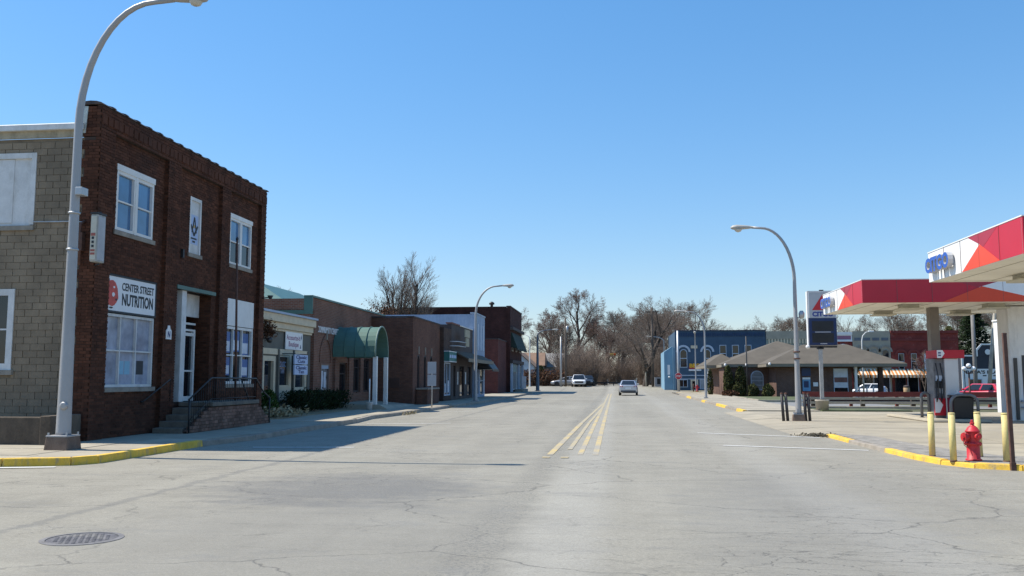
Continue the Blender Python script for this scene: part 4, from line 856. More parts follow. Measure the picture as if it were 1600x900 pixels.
# ------------------------------------------------------------------ street lamps
def lamp(name, label, loc, H, arm, r0, r1, rz, matp, ped=None, arch=2.4, group='curved street lamps along the street', extras=None):
    t = local(name, label, 'street lamp', loc, group, rz); zb = 0
    if ped:
        piece(t, 'pedestal', M('pedestal_concrete', (.17, .12, .09), .95, .25, 4, .4, 30, dirt=(.08, .055, .04), dscale=3), lambda m: m.hexa([(-ped, -ped, -.05), (ped, -ped, -.05), (ped, ped, -.05), (-ped, ped, -.05)], [(-ped * .88, -ped * .88, ped * 1.0), (ped * .88, -ped * .88, ped * 1.0), (ped * .88, ped * .88, ped * 1.0), (-ped * .88, ped * .88, ped * 1.0)]), .02); zb = ped
    piece(t, 'base_plate', matp, lambda m: m.box(-r0 * 1.6, r0 * 1.6, -r0 * 1.6, r0 * 1.6, zb, zb + .035), .008)
    for sx in (-1, 1):
        for sy in (-1, 1): piece(t, 'bolt', STEEL, lambda m: m.lathe(sx * r0 * 1.35, sy * r0 * 1.35, [(.022, zb + .03), (.022, zb + .09)], 6, smooth=False))
    zs = H - arch; n = 12; pts = [(0, 0, zb + .03), (0, 0, zb + .1), (0, 0, zs * .5), (0, 0, zs)]; rr = [r0 * 1.05, r0, r0 - (r0 - r1) * .4, r0 - (r0 - r1) * .7]
    for k in range(1, n + 1):
        a = pi / 2 * k / n; pts.append(((1 - cos(a)) * arm * .78, 0, zs + sin(a) * arch)); rr.append(r0 - (r0 - r1) * (.7 + .3 * k / n))
    pts.append((arm, 0, H + .03)); rr.append(r1)
    piece(t, 'pole', matp, lambda m: m.tube(pts, rr, 16))
    def head(m):
        prof = [(-.04, .06), (.1, .1), (.3, .13), (.55, .16), (.7, .13), (.78, .05)]
        n_ = 12; b = len(m.v)
        for x, w in prof:
            for k in range(n_):
                a = 2 * pi * k / n_; z = sin(a) * (w * .75 if sin(a) > 0 else w * .5); m.v.append((arm + x, w * cos(a), H + .03 + z))
        for i in range(len(prof) - 1):
            for k in range(n_): m.face((b + i * n_ + k, b + i * n_ + (k + 1) % n_, b + (i + 1) * n_ + (k + 1) % n_, b + (i + 1) * n_ + k), True)
        m.face(tuple(b + k for k in range(n_))); m.face(tuple(b + (len(prof) - 1) * n_ + k for k in range(n_)))
    hd = piece(t, 'lamp_head', M('lamp_head_grey', (.40, .39, .36), .5, .1), head)
    piece(hd, 'lens', LAMPG, lambda m: m.lathe(arm + .5, 0, [(.03, H - .14), (.1, H - .11), (.14, H - .05), (.145, H - .02)], 14))
    if extras: extras(t)
    return t
def ex1(t):
    piece(t, 'hand_hole_cover', GREYW, lambda m: m.lathe(.06, .62 + .3, [(.05, -.16), (.085, -.15), (.085, -.1)], 14, 'y'))
    piece(t, 'junction_box', STEEL, lambda m: m.box(.08, .24, -.14, .1, 5.45, 5.62), .01)
    piece(t, 'strap', STEEL, lambda m: [m.lathe(0, 0, [(.125, z), (.125, z + .04)], 14) for z in (4.25, 5.05)])
lamp('street_lamp', 'tall white painted lamp post on the near left corner, standing on a concrete pedestal', (-11.65, 18.0, .15), 9.75, 2.1, .15, .055, 0, GREYW, .27, 2.75, extras=ex1)
lamp('street_lamp', 'grey curved lamp post on the left pavement in front of the dark brown shop', (-9.13, 58.4, .15), 7.55, 1.75, .13, .05, 0, GREYW, None, 1.9)
def ex2(t):
    piece(t, 'band', RUST, lambda m: [m.lathe(0, 0, [(.125, z), (.125, z + .05)], 12) for z in (2.25, 2.5)])
    piece(t, 'camera_box', STEEL, lambda m: [m.lathe(-.22, 0, [(.02, 3.75), (.1, 3.8), (.11, 3.95), (.06, 4.05)], 12), m.tube([(-.2, 0, 3.8), (0, 0, 3.78)], .02, 6)])
lamp('street_lamp', 'grey curved lamp post by the filling station, between two pairs of black posts', (6.68, 34.3, .1), 7.2, 1.5, .11, .045, pi - .03, GREYW, .22, 2.0, extras=ex2)
lamp('street_lamp', 'slender curved lamp post on the right pavement in front of the bank bushes', (6.8, 69.8, .14), 6.6, 1.5, .1, .045, pi, GREYW, None, 1.7)
lamp('street_lamp', 'thin lamp post in front of the blue building, arm pointing along the street', (9.4, 108.0, .2), 6.75, 1.4, .1, .05, -pi / 2 - .1, GREYW, None, 1.5)
lamp('street_lamp', 'thick dark lamp post on the far left corner beside the maroon building', (-9.15, 105.9, .15), 7.2, 1.7, .22, .06, .15, M('pole_bluegrey', (.13, .15, .18), .5, .1), None, .7)
lamp('street_lamp', 'lamp post across the far junction with its arm reaching left, beside the pale blue wall', (6.7, 126, gz(6.7, 126)), 6.9, 1.75, .14, .05, pi, STEEL, None, .7)
lamp('street_lamp', 'thin pale lamp post behind the far left corner, in front of the russet hedge', (-12.0, 126, gz(-12, 126)), 7.4, 1.7, .12, .05, pi - .4, WHITEO, None, .7)
# ------------------------------------------------------------------ fire hydrant, bollards, sign post, black posts
hy = local('fire_hydrant', 'red fire hydrant standing between the pale yellow bollards', 'fire hydrant', (6.73, 18.12, .092)); hy.scale = (.72, .72, .72)
piece(hy, 'barrel', HYD, lambda m: m.lathe(0, 0, [(.20, 0), (.20, .05), (.165, .06), (.16, .4), (.16, .42), (.215, .425), (.215, .475), (.16, .48), (.16, .52), (.165, .74), (.17, .75)], 24))
piece(hy, 'bonnet', HYD, lambda m: m.lathe(0, 0, [(.185, .752), (.185, .78), (.16, .80), (.13, .86), (.08, .91), (.05, .925), (.05, .94)], 24))
piece(hy, 'operating_nut', HYD, lambda m: m.lathe(0, 0, [(.035, .94), (.06, .955), (.06, 1.0), (.035, 1.01), (.035, 1.06), (.02, 1.07)], 8, smooth=False))
for i in range(8):
    a = 2 * pi * i / 8; piece(hy, 'flange_bolt', HYD, lambda m: m.lathe(.19 * cos(a), .19 * sin(a), [(.018, .40), (.018, .5)], 6, smooth=False))
def outlet(name, ang, r, L, z):
    d = Vector((cos(ang), sin(ang), 0)); p = lambda t: tuple(d * t + Vector((0, 0, z)))
    o = piece(hy, name, HYD, lambda m: [m.tube([p(.1), p(.17), p(.175), p(L)], [r * .85, r * .85, r, r], 16), m.tube([p(L), p(L + .03)], [r * 1.12, r * 1.05], 16), m.tube([p(L + .03), p(L + .065)], r * .38, 5, smooth=False)])
outlet('pumper_outlet', pi + .35, .115, .25, .62); outlet('hose_outlet', -pi / 2 + .25, .075, .22, .64); outlet('hose_outlet', .5, .075, .22, .64)
piece(hy, 'chain', RUST, lambda m: m.tube([(-.28, -.1, .55), (-.27, -.12, .42), (-.22, -.12, .36), (-.15, -.08, .44)], .008, 5))
BG = 'pale yellow bollards round the fire hydrant'
def bollard(label, loc, H=.95, tilt=(0, 0)):
    b = local('bollard', label, 'bollard', loc, BG); b.rotation_euler[0] = tilt[0]; b.rotation_euler[1] = tilt[1]
    piece(b, 'post', BOLL, lambda m: m.lathe(0, 0, [(.06, -.03), (.06, H - .03)], 16)); piece(b, 'cap', BOLL, lambda m: m.lathe(0, 0, [(.062, H - .03), (.061, H - .01), (.05, H)], 16))
    piece(b, 'rust_ring', RUST, lambda m: m.lathe(0, 0, [(.064, -.01), (.062, .025)], 14))
bollard('leftmost pale yellow bollard, a little behind the kerb, left of the hydrant', (6.29, 19.05, .092), .88)
bollard('pale yellow bollard just left of the red hydrant, nearest the yellow kerb', (6.31, 17.97, .092), .91)
bollard('pale yellow bollard half hidden behind the red hydrant', (7.19, 19.04, .092), .89, (.03, -.03))
bollard('pale yellow bollard touching the rusty brown sign post', (7.25, 17.94, .092), .91)
sp = local('sign_post', 'rusty brown post leaning at the kerb right of the hydrant', 'post', (7.05, 17.2, .09)); sp.rotation_euler[1] = -.012
piece(sp, 'post', RUST, lambda m: m.box(-.035, .035, -.03, .03, -.1, 2.38), .006); piece(sp, 'foot_stub', RUST, lambda m: m.box(-.045, .045, -.04, .04, -.1, .06), .005)
for x, lab in ((6.12, 'left of the two black posts standing left of the grey lamp post'), (6.27, 'right of the two black posts standing left of the grey lamp post'), (6.92, 'left of the two black posts standing right of the grey lamp post'), (7.06, 'right of the two black posts standing right of the grey lamp post')):
    q = local('guard_post', 'leaning ' + lab, 'post', (x, 34.2, .09), 'black guard posts round the station lamp'); q.rotation_euler[1] = -.05 - .02 * (x % .3)
    piece(q, 'post', M('guard_black', (.028, .026, .03), .6, .2, 5, .2), lambda m: m.lathe(0, 0, [(.055, -.05), (.052, .98)], 12)); piece(q, 'cap', RUST, lambda m: m.lathe(0, 0, [(.055, .98), (.05, 1.02), (.02, 1.03)], 12))
def parksign(loc, label, h=2.35):
    q = local('parking_sign', label, 'sign', loc, 'small signs on posts along the left kerb'); piece(q, 'post', STEEL, lambda m: m.tube([(0, 0, -.05), (0, 0, h)], .032, 8))
    piece(q, 'sign_plate', SIGNG, lambda m: m.box(-.23, .23, -.045, -.033, h - .62, h), .004); piece(q, 'sign_plate', SIGNG, lambda m: m.box(-.23, .23, -.045, -.033, h - 1.25, h - .66), .004); return q
parksign((-9.5, 46.1, .15), 'two grey sign plates on a post by the slit windowed brick building'); parksign((-9.4, 92.5, .15), 'small grey sign on a post in front of the maroon annex wall', 1.7)
ss_ = local('stop_sign', 'red stop sign on a tall grey pole at the far right corner', 'sign', (7.4, 108.5, gz(7.4, 108.5)))
piece(ss_, 'pole', STEEL, lambda m: m.tube([(0, 0, -.1), (0, 0, 3), (0, 0, 7.2)], [.17, .15, .12], 14)); oc = lambda r, y: [(r * cos(pi / 8 + k * pi / 4), y, 1.8 + r * sin(pi / 8 + k * pi / 4)) for k in range(8)]
p_ = piece(ss_, 'sign_plate', SIGNW, lambda m: m.hexa(oc(.42, -.22), oc(.42, -.2))); piece(p_, 'sign_face', REDS, lambda m: m.hexa(oc(.385, -.232), oc(.385, -.221)))
text(p_, 'lettering', 'STOP', SIGNW, 'ny', 0, -.26, .26, 1.68, 1.92, .233, bold=.03)
# manhole in the road
mh = local('manhole_cover', 'round cast iron manhole cover set in the cracked road', 'manhole', (-5.47, 8.86, 0))
piece(mh, 'ring', M('ring_iron', (.2, .19, .185), .6, .2, 6, .3, 60, metal=.3), lambda m: [m.hexa([(.40 * cos(a), .40 * sin(a), .0), (.40 * cos(b), .40 * sin(b), .0), (.345 * cos(b), .345 * sin(b), .0), (.345 * cos(a), .345 * sin(a), .0)], [(.40 * cos(a), .40 * sin(a), .012), (.40 * cos(b), .40 * sin(b), .012), (.345 * cos(b), .345 * sin(b), .014), (.345 * cos(a), .345 * sin(a), .014)]) for a, b in ((2 * pi * k / 32, 2 * pi * (k + 1) / 32) for k in range(32))])
cv = piece(mh, 'cover', IRON, lambda m: m.lathe(0, 0, [(.338, -.02), (.338, .0095)], 36))
piece(mh, 'gap', BLACK, lambda m: m.lathe(0, 0, [(.346, -.02), (.346, .0075)], 36))
for i in range(-4, 5):
    for j in range(-4, 5):
        x, y = i * .068 + .034 * (j % 2), j * .066
        if x * x + y * y < .085: piece(cv, 'stud', IRON, lambda m: m.box(x - .014, x + .014, y - .014, y + .014, .0096, .014))
# ------------------------------------------------------------------ filling station
CX = 8.85
def canopy(name, label, y0, y1, x1, letters):
    t = thing(name, label, 'canopy', (CX + 3, (y0 + y1) / 2, .125)); z0, z1 = 4.35, 5.17; L = y1 - y0
    piece(t, 'soffit', SOFF, lambda m: m.box(CX + .02, x1, y0 + .02, y1 - .02, 4.37, 4.43)); piece(t, 'roof_deck', STEEL, lambda m: m.box(CX + .03, x1 - .03, y0 + .03, y1 - .03, 5.0, 5.05))
    for yy_ in (y0 + .02, y1 - .1): piece(t, 'soffit_edge', SOFF, lambda m: m.box(CX + .02, x1, yy_, yy_ + .08, 4.345, 4.369))
    for i in range(8):
        x = CX + .6 + i * (x1 - CX - .6) / 8; piece(t, 'soffit_seam', M('seam', (.42, .39, .32), .7), lambda m: m.box(x, x + .025, y0 + .11, y1 - .11, 4.362, 4.3695))
    fl = piece(t, 'side_fascia', CANW, lambda m: m.box(CX, CX + .06, y0, y1, z0, z1))
    u = lambda f: y1 - L * f                              # f: 0 at the far end, 1 at the near end
    fp_ = lambda nm, mt, poly, o: piece(fl, nm, mt, lambda m: m.fprism('nx', CX, poly, 0, o))
    fp_('red_panel', REDC, [(u(.49), z1 - .003), (u(.61), z0 + .55), (u(.80), z0 + .003), (u(1) + .003, z0 + .003), (u(1) + .003, z1 - .003)], .004)
    fp_('dark_red_panel', REDD, [(u(.49), z1 - .004), (u(.61), z0 + .55), (u(.645), z0 + .45), (u(.79), z1 - .004)], .007)
    fp_('orange_panel', ORNG, [(u(.41), z0 + .003), (u(.61), z0 + .55), (u(.80), z0 + .003)], .009)
    fr = piece(t, 'front_fascia', REDC, lambda m: m.box(CX + .003, x1, y0 - .06, y0 - .001, z0, z1))
    fq = lambda nm, mt, poly, o: piece(fr, nm, mt, lambda m: m.fprism('ny', y0 - .06, poly, 0, o))
    fq('dark_red_panel', REDD, [(CX + 2.95, z1 - .01), (CX + 4.0, z0 + .5), (CX + 4.5, z0 + .64), (CX + 5.0, z1 - .01)], .003)
    fq('white_panel', CANW, [(CX + 4.0, z0 + .52), (CX + 5.0, z1 - .003), (x1, z1 - .003), (x1, z0 + .003), (CX + 6.0, z0 + .003)], .006)
    fq('orange_panel', ORNG, [(CX + 2.75, z0 + .003), (CX + 4.1, z0 + .55), (CX + 6.3, z0 + .003)], .009)
    piece(t, 'back_fascia', CANW, lambda m: m.box(CX + .003, x1, y1 + .001, y1 + .06, z0, z1)); piece(t, 'end_fascia', CANW, lambda m: m.box(x1 + .003, x1 + .06, y0, y1, z0, z1))
    piece(t, 'edge_trim', CANW, lambda m: [m.box(CX - .015, CX + .05, y0 - .065, y1 + .06, z1 + .003, z1 + .03), m.box(CX + .053, x1, y0 - .075, y0 - .02, z1 + .003, z1 + .03)])
    for f in (.2, .4, .6, .8): piece(fl, 'fascia_seam', M('seam_dark', (.16, .10, .1), .7), lambda m: m.fb('nx', CX, u(f) - .004, u(f) + .004, z0 + .004, z1 - .004, 0, .0115))
    for k in range(1, 7): piece(fr, 'fascia_seam', M('seam_dark', (.16, .10, .1)), lambda m: m.fb('ny', y0 - .06, CX + k * 1.2, CX + k * 1.2 + .008, z0 + .004, z1 - .004, 0, .0115))
    ua, ub = u(.035), u(.335)
    text(fl, 'raised_letters', 'CITGO', BLUEL2, 'nx', CX, ua, ub, z0 + .2, z0 + .62, .05, .13, bold=.045, side=SIGNG)
    for x in (CX + 2.0, CX + 5.0):
        for y in (y0 + 1.3, y1 - 1.5): piece(t, 'canopy_light', M('light_box', (.55, .52, .42), .5), lambda m: [m.box(x - .3, x + .3, y - .3, y + .3, 4.24, 4.369), m.box(x - .42, x + .42, y - .42, y + .42, 4.18, 4.239)], .015)
    return t
c1 = canopy('station_canopy', 'nearer filling station canopy, cut off by the right edge of the photo', 20.5, 26.35, 17.5, True)
c2 = canopy('station_canopy', 'farther filling station canopy, behind the hydrant, over the fuel pump', 33.4, 39.4, 17.5, True)
for c, yy_ in ((c1, 23.4), (c2, 36.2)):
    for x in ((15.2,) if c is c1 else (12.2, 15.6)):
        piece(c, 'column', M('column_tan', (.2, .175, .15), .6, .1), lambda m: m.box(x - .17, x + .17, yy_ - .2, yy_ + .2, .05, 4.36), .01)
isl = struct(piece(None, 'pump_island', WALK, lambda m: m.hexa([(11.1, 33.6, .1), (13.2, 33.6, .1), (13.2, 39, .1), (11.1, 39, .1)], [(11.15, 33.65, .2), (13.15, 33.65, .2), (13.15, 38.95, .2), (11.15, 38.95, .2)]), .03))
pu = thing('fuel_pump', 'fuel pump with white end panel and red header under the far canopy', 'fuel pump', (12.0, 35.0, .2)); PY = 34.55
piece(pu, 'cabinet', M('pump_white', (.60, .60, .60), .45, .05), lambda m: m.box(11.98, 12.46, PY, PY + 1.0, .2, 2.37), .02); piece(pu, 'dispenser_face', M('pump_grey', (.16, .16, .17), .5, .3, 4), lambda m: m.box(11.62, 11.978, PY + .1, PY + .9, .2, 2.36), .01)
pn = piece(pu, 'red_skirt', REDC, lambda m: m.box(11.58, 11.96, PY + .02, PY + .098, .3, .92)); piece(pn, 'white_flash', SIGNW, lambda m: m.fprism('ny', PY + .02, [(11.585, .4), (11.75, .4), (11.87, .68), (11.72, .91), (11.585, .91)], 0, .004))
piece(pu, 'screen', PWH, lambda m: m.box(11.68, 11.9, PY + .08, PY + .1, 1.55, 1.75)); piece(pu, 'keypad', SIGNG, lambda m: m.box(11.74, 11.9, PY + .075, PY + .1, 1.1, 1.28))
piece(pu, 'header', REDC, lambda m: m.box(11.7, 12.66, PY - .08, PY + 1.1, 2.38, 2.68), .008); piece(pu, 'header_end', SIGNW, lambda m: m.fprism('ny', PY - .08, [(11.702, 2.385), (11.85, 2.385), (11.97, 2.55), (11.9, 2.675), (11.702, 2.675)], 0, .005))
piece(pu, 'header_mark', NAVYINK, lambda m: [m.fprism('ny', PY - .08, [(11.74, z), (11.84, z), (11.84, z + .05), (11.74, z + .05)], .005, .008) for z in (2.46, 2.55)])
for k, x in enumerate((11.68, 11.84)): piece(pu, 'hose', BLACK, lambda m: m.tube([(x, PY + .05, 2.2), (x + .04, PY - .05, 1.7), (x + .02, PY - .1, 1.1), (x - .05, PY - .08, .8), (x - .02, PY, 1.15), (x, PY + .04, 1.45)], .022, 6)); piece(pu, 'nozzle', BLACK, lambda m: [m.box(x - .04, x + .05, PY, PY + .08, 1.3, 1.55), m.tube([(x, PY, 1.5), (x, PY - .1, 1.62)], .02, 6)])
def guard(label, x0, x1, y, H):
    g = thing('pump_guard', label, 'guard rail', ((x0 + x1) / 2, y, .2), 'steel hoops guarding the pump'); r = min(.3, (x1 - x0) / 2 - .01)
    piece(g, 'hoop', M('guard_grey', (.15, .155, .165), .45, .15, 3, .1, metal=.3), lambda m: m.tube([(x0, y, .15), (x0, y, H - r)] + [(x0 + r - r * cos(pi / 2 * k / 6), y, H - r + r * sin(pi / 2 * k / 6)) for k in range(1, 7)] + [(x1 - r + r * sin(pi / 2 * k / 6), y, H - r + r * cos(pi / 2 * k / 6)) for k in range(7)] + [(x1, y, .15)], .055, 10))
    for x in (x0, x1): piece(g, 'foot_plate', DKSTEEL, lambda m: m.lathe(x, y, [(.09, .18), (.09, .215)], 10))
guard('dark steel hoop in front of the black service bin at the pump', 11.92, 12.84, 33.95, 1.05); guard('dark steel hoop beside the canopy column left of the pump', 11.32, 11.58, 35.2, 1.1)
bn = thing('service_bin', 'black plastic service bin with squeegee beside the fuel pump', 'bin', (12.4, 34.2, .2)); piece(bn, 'bin', BLACK, lambda m: m.hexa([(12.05, 34.05, .2), (12.72, 34.05, .2), (12.72, 34.5, .2), (12.05, 34.5, .2)], [(12.02, 34.0, .98), (12.75, 34.0, .98), (12.72, 34.5, 1.0), (12.05, 34.5, 1.0)]), .04); piece(bn, 'lid', M('lid_black', (.05, .05, .055), .4), lambda m: m.box(12.0, 12.77, 33.98, 34.52, 1.005, 1.05), .02); piece(bn, 'squeegee', SIGNW, lambda m: [m.tube([(12.3, 34.2, 1.05), (12.22, 34.15, 1.22)], .015, 6), m.box(12.15, 12.42, 34.13, 34.17, 1.1, 1.13)])
piece(bn, 'red_side', M('bin_maroon', (.12, .01, .03), .5), lambda m: m.box(11.99, 12.04, 34.06, 34.48, .25, .95))
stn = thing('station_shop', 'white filling station shop with dark window at the right edge', 'building', (18, 40, .12)); SX, SY = 14.62, 35.4
m = MB(); m.grid('ny', SY, SX + .3, 24, 0, 4.33, [(15.02, 17.6, .5, 2.5), (18.2, 19.4, .15, 2.5)], -.3, 0); m.box(SX, SX + .297, SY, SY + 1.0, 0, 4.33); m.box(SX + .3, 18.0, SY + .75, SY + 1.0, 0, 4.33); m.box(17.9, 18.2, SY + 1.0, 45, 0, 4.33); m.box(23.7, 24, SY + .3, 45, 0, 4.33); m.box(18.2, 23.7, 44.7, 45, 0, 4.33)
m.obj('wall', M('station_white', (.78, .77, .75), .7, .06, 1.2, .1, 30, dirt=(.36, .35, .33), dscale=2.2, damt=.4), stn)
piece(stn, 'roof', GREYR, lambda m: [m.box(SX + .3, 23.7, SY + .3, SY + .74, 4.1, 4.25), m.box(18.2, 23.7, SY + 1.0, 44.7, 4.1, 4.25)]); piece(stn, 'inner_wall', BLACK, lambda m: m.box(SX + .3, 23.6, SY + .6, SY + .7, .1, 4)); piece(stn, 'parapet_cap', CANW, lambda m: m.box(17.85, 24, SY + 1.0, 45.05, 4.333, 4.4))
w = window(stn, 'ny', SY, 15.02, 17.6, .95, 2.5, 3, 1, M('frame_bronze', (.06, .055, .05), .5), DGLASS, fw=.09); piece(w, 'poster', M('poster_sage', (.3, .38, .3), .6), lambda m: m.fb('ny', SY, 15.13, 15.5, 1.9, 2.3, -.06, -.05)); piece(w, 'poster', M('poster_yellow', (.4, .32, .04), .6), lambda m: m.fb('ny', SY, 15.13, 15.45, 1.25, 1.6, -.06, -.05)); piece(w, 'bottle', SIGNW, lambda m: m.lathe(15.42, SY + .04, [(.06, 1.0), (.06, 1.15), (.02, 1.22)], 8))
piece(stn, 'bulkhead', M('panel_pale_blue', (.36, .44, .52), .6), lambda m: m.fb('ny', SY, 15.02, 17.6, .5, .94, -.1, .02)); piece(stn, 'ledge', TRIMB, lambda m: [m.fb('ny', SY, 14.9, 17.7, .78, .84, .02, .3), m.fb('ny', SY, 14.9, 17.7, .56, .6, .02, .3)])
window(stn, 'ny', SY, 18.2, 19.4, .15, 2.5, 1, 1, STEEL, DGLASS); piece(stn, 'downpipe', M('frame_bronze', (.06, .055, .05)), lambda m: m.box(14.72, 14.82, SY - .1, SY - .002, .12, 2.4))
tb = local('trash_barrel', 'white round trash barrel behind the forecourt near the shop', 'bin', (13.75, 37.8, .09)); piece(tb, 'barrel', M('barrel_white', (.6, .6, .58), .6, .1, 3), lambda m: m.lathe(0, 0, [(.24, 0), (.27, .6), (.285, .62), (.25, .62)], 18)); piece(tb, 'rim', STEEL, lambda m: m.lathe(0, 0, [(.288, .6), (.29, .64), (.27, .645)], 18))
# price sign
ps = thing('price_sign', 'tall filling station sign with red triangle above dark price panels', 'sign', (9.95, 44.85, .12)); SA, SB, PYS = 9.3, 10.63, 44.7
piece(ps, 'pole', STEEL, lambda m: m.box(9.77, 9.94, 44.78, 44.9, .6, 3.2), .01); piece(ps, 'cabinet', M('cabinet_grey', (.26, .26, .27), .5), lambda m: m.box(SA, SB, PYS, PYS + .32, 3.22, 5.87), .01); piece(ps, 'side_light_strip', SIGNW, lambda m: m.box(SA - .03, SA - .002, PYS + .02, PYS + .3, 3.24, 5.85))
f1 = piece(ps, 'logo_panel', SIGNG, lambda m: m.fb('ny', PYS, SA + .06, SB - .06, 4.56, 5.8, 0, .02)); f2 = piece(ps, 'price_panel', NAVY, lambda m: m.fb('ny', PYS, SA + .02, SB - .02, 3.24, 4.54, 0, .02))
piece(f1, 'panel_border', SIGNW, lambda m: [m.fb('ny', PYS, SA + .02, SA + .058, 4.56, 5.84, 0, .03), m.fb('ny', PYS, SB - .058, SB - .02, 4.56, 5.84, 0, .03), m.fb('ny', PYS, SA + .06, SB - .06, 5.802, 5.84, 0, .029)])
SM = (SA + SB) / 2 + .02
piece(f1, 'red_triangle', REDS, lambda m: m.fprism('ny', PYS, [(SM - .5, 4.93), (SM + .02, 4.93), (SM + .02, 5.71)], .02, .026)); piece(f1, 'dark_triangle', M('sign_red_dark', (.20, .01, .015), .45), lambda m: m.fprism('ny', PYS, [(SM + .023, 4.93), (SM + .5, 4.93), (SM + .023, 5.71)], .02, .0255))
text(f1, 'lettering', 'CITGO', M('sign_navy_blue', (.012, .03, .22), .4), 'ny', PYS, SM - .49, SM + .49, 4.62, 4.86, .021, bold=.045)
for a, b in ((3.92, 4.4), (3.36, 3.82)): piece(f2, 'price_window', BLACK, lambda m: m.fb('ny', PYS, SA + .16, SB - .16, a, b, .02, .025))
piece(f2, 'price_label', SIGNG, lambda m: [m.fb('ny', PYS, SA + .3, SB - .3, 3.85, 3.89, .02, .024), m.fb('ny', PYS, SM - .16, SM + .16, 3.29, 3.33, .02, .024)])
piece(ps, 'flood_lamp', SIGNW, lambda m: m.lathe(SA - .08, PYS - .1, [(.04, 3.06), (.1, 3.12), (.1, 3.2), (.04, 3.24)], 10)); piece(ps, 'lower_bracket', DKSTEEL, lambda m: [m.box(SA, SB, PYS + .08, PYS + .2, 3.12, 3.2), m.box(9.7, 10.0, PYS + .05, PYS + .25, 3.05, 3.119)]); piece(ps, 'top_vent', DKSTEEL, lambda m: m.box(SM - .1, SM + .1, PYS + .1, PYS + .2, 5.873, 5.93))
piece(ps, 'planter_base', PLANTC, lambda m: m.lathe(9.85, 44.85, [(.29, .05), (.31, .55), (.33, .56), (.33, .62), (.27, .625)], 24)); piece(ps, 'lid', DKSTEEL, lambda m: m.lathe(9.85, 44.85, [(.25, .626), (.2, .66)], 16))
# guard rail and red beam behind the station
gr = thing('guard_rail', 'long galvanised guard rail behind the filling station', 'guard rail', (17, 50.5, 0))
for z in (.28, .5): piece(gr, 'rail', STEEL, lambda m: m.hexa([(10.1, 50.3, z), (32, 50.3, z), (32, 50.4, z), (10.1, 50.4, z)], [(10.1, 50.25, z + .13), (32, 50.25, z + .13), (32, 50.4, z + .13), (10.1, 50.4, z + .13)]))
for i in range(9): piece(gr, 'post', WOOD, lambda m: m.box(10.5 + i * 2.6, 10.72 + i * 2.6, 50.42, 50.6, -.2, .66))
rb = thing('red_beam_fence', 'low dark red beam fence behind the guard rail', 'fence', (17, 53, 0)); piece(rb, 'beam', RAILRED, lambda m: m.box(10.6, 36, 53, 53.14, .60, .88)); piece(rb, 'lower_beam', M('red_beam_dark', (.035, .018, .016), .9), lambda m: m.box(10.6, 36, 53.02, 53.12, .2, .56))
for i in range(11): piece(rb, 'post', RAILRED, lambda m: m.box(10.7 + i * 2.5, 10.86 + i * 2.5, 53.145, 53.3, -.3, .84))
wr = thing('white_rail', 'short white double rail left of the price sign', 'guard rail', (8.6, 50, .1)); [piece(wr, 'rail', WHITEO, lambda m: m.box(8.85 + .9, 10.05, 49.6, 49.68, z, z + .14)) for z in (.2, .42, .64)]; [piece(wr, 'post', WHITEO, lambda m: m.box(x, x + .1, 49.69, 49.78, .0, .8)) for x in (9.76, 9.93)]
# ------------------------------------------------------------------ bank
bk = thing('bank', 'single storey brown brick bank with wide hipped shingle roof', 'bank', (17, 86, .1))
def hip(m, x0, x1, y0, y1, z, h, a=None):
    w = min(x1 - x0, y1 - y0) / 2; c = (y0 + y1) / 2
    if x1 - x0 >= y1 - y0: r0, r1 = (x0 + w, c), (x1 - w, c)
    else: c = (x0 + x1) / 2; r0, r1 = (c, y0 + w), (c, y1 - w)
    n = len(m.v); m.v += [(x0, y0, z), (x1, y0, z), (x1, y1, z), (x0, y1, z), (*r0, z + h), (*r1, z + h)]
    fs = ((0, 1, 5, 4), (1, 2, 5), (2, 3, 4, 5), (3, 0, 4)) if x1 - x0 >= y1 - y0 else ((0, 1, 4), (1, 2, 5, 4), (2, 3, 5), (3, 0, 4, 5))
    for f in fs: m.face(tuple(n + i for i in f))
    m.face((n + 3, n + 2, n + 1, n))
piece(bk, 'front_wall', BR_BANK, lambda m: [m.box(13.9, 18.2, 80.6, 88, 0, 2.62), m.box(18.2, 20.3, 80.7, 88, 0, 2.62), m.box(9.9, 13.9, 84.6, 96, 0, 2.62)])
piece(bk, 'roof', SHING, lambda m: hip(m, 12.9, 24.6, 79.6, 87.5, 2.9, 1.78)); piece(bk, 'roof', SHING, lambda m: hip(m, 9.65, 22.0, 84.3, 98, 2.94, 2.35)); piece(bk, 'roof', SHING, lambda m: hip(m, 8.6, 12.2, 88.5, 99, 2.9, 1.15))
piece(bk, 'fascia', FASC, lambda m: [m.box(12.92, 24.58, 79.62, 87.4, 2.64, 2.896), m.box(9.67, 21.9, 84.32, 97.9, 2.66, 2.936), m.box(8.62, 12.1, 88.52, 98.9, 2.62, 2.895)])
for x, y in ((13.2, 79.55), (10.0, 84.25), (11.9, 84.25)): piece(bk, 'eave_lamp', SIGNW, lambda m: m.lathe(x, y, [(.05, 2.75), (.11, 2.8), (.1, 2.95), (.04, 3.0)], 10))
aw_ = [(12.45, .75), (13.3, .75)]
w = piece(bk, 'arched_window', TRIMB, lambda m: m.fprism('ny', 84.6, archpts(12.3, 13.45, .55, 2.35), .0, .05)); piece(w, 'pane', M('glass_bank', (.16, .19, .22), .1, .3, 2, 0, 5), lambda m: m.fprism('ny', 84.6, archpts(12.38, 13.37, .63, 2.27), .05, .056)); piece(w, 'muntin', TRIMB, lambda m: [m.fb('ny', 84.6, 12.38, 13.37, z, z + .04, .056, .07) for z in (1.0, 1.4, 1.75)])
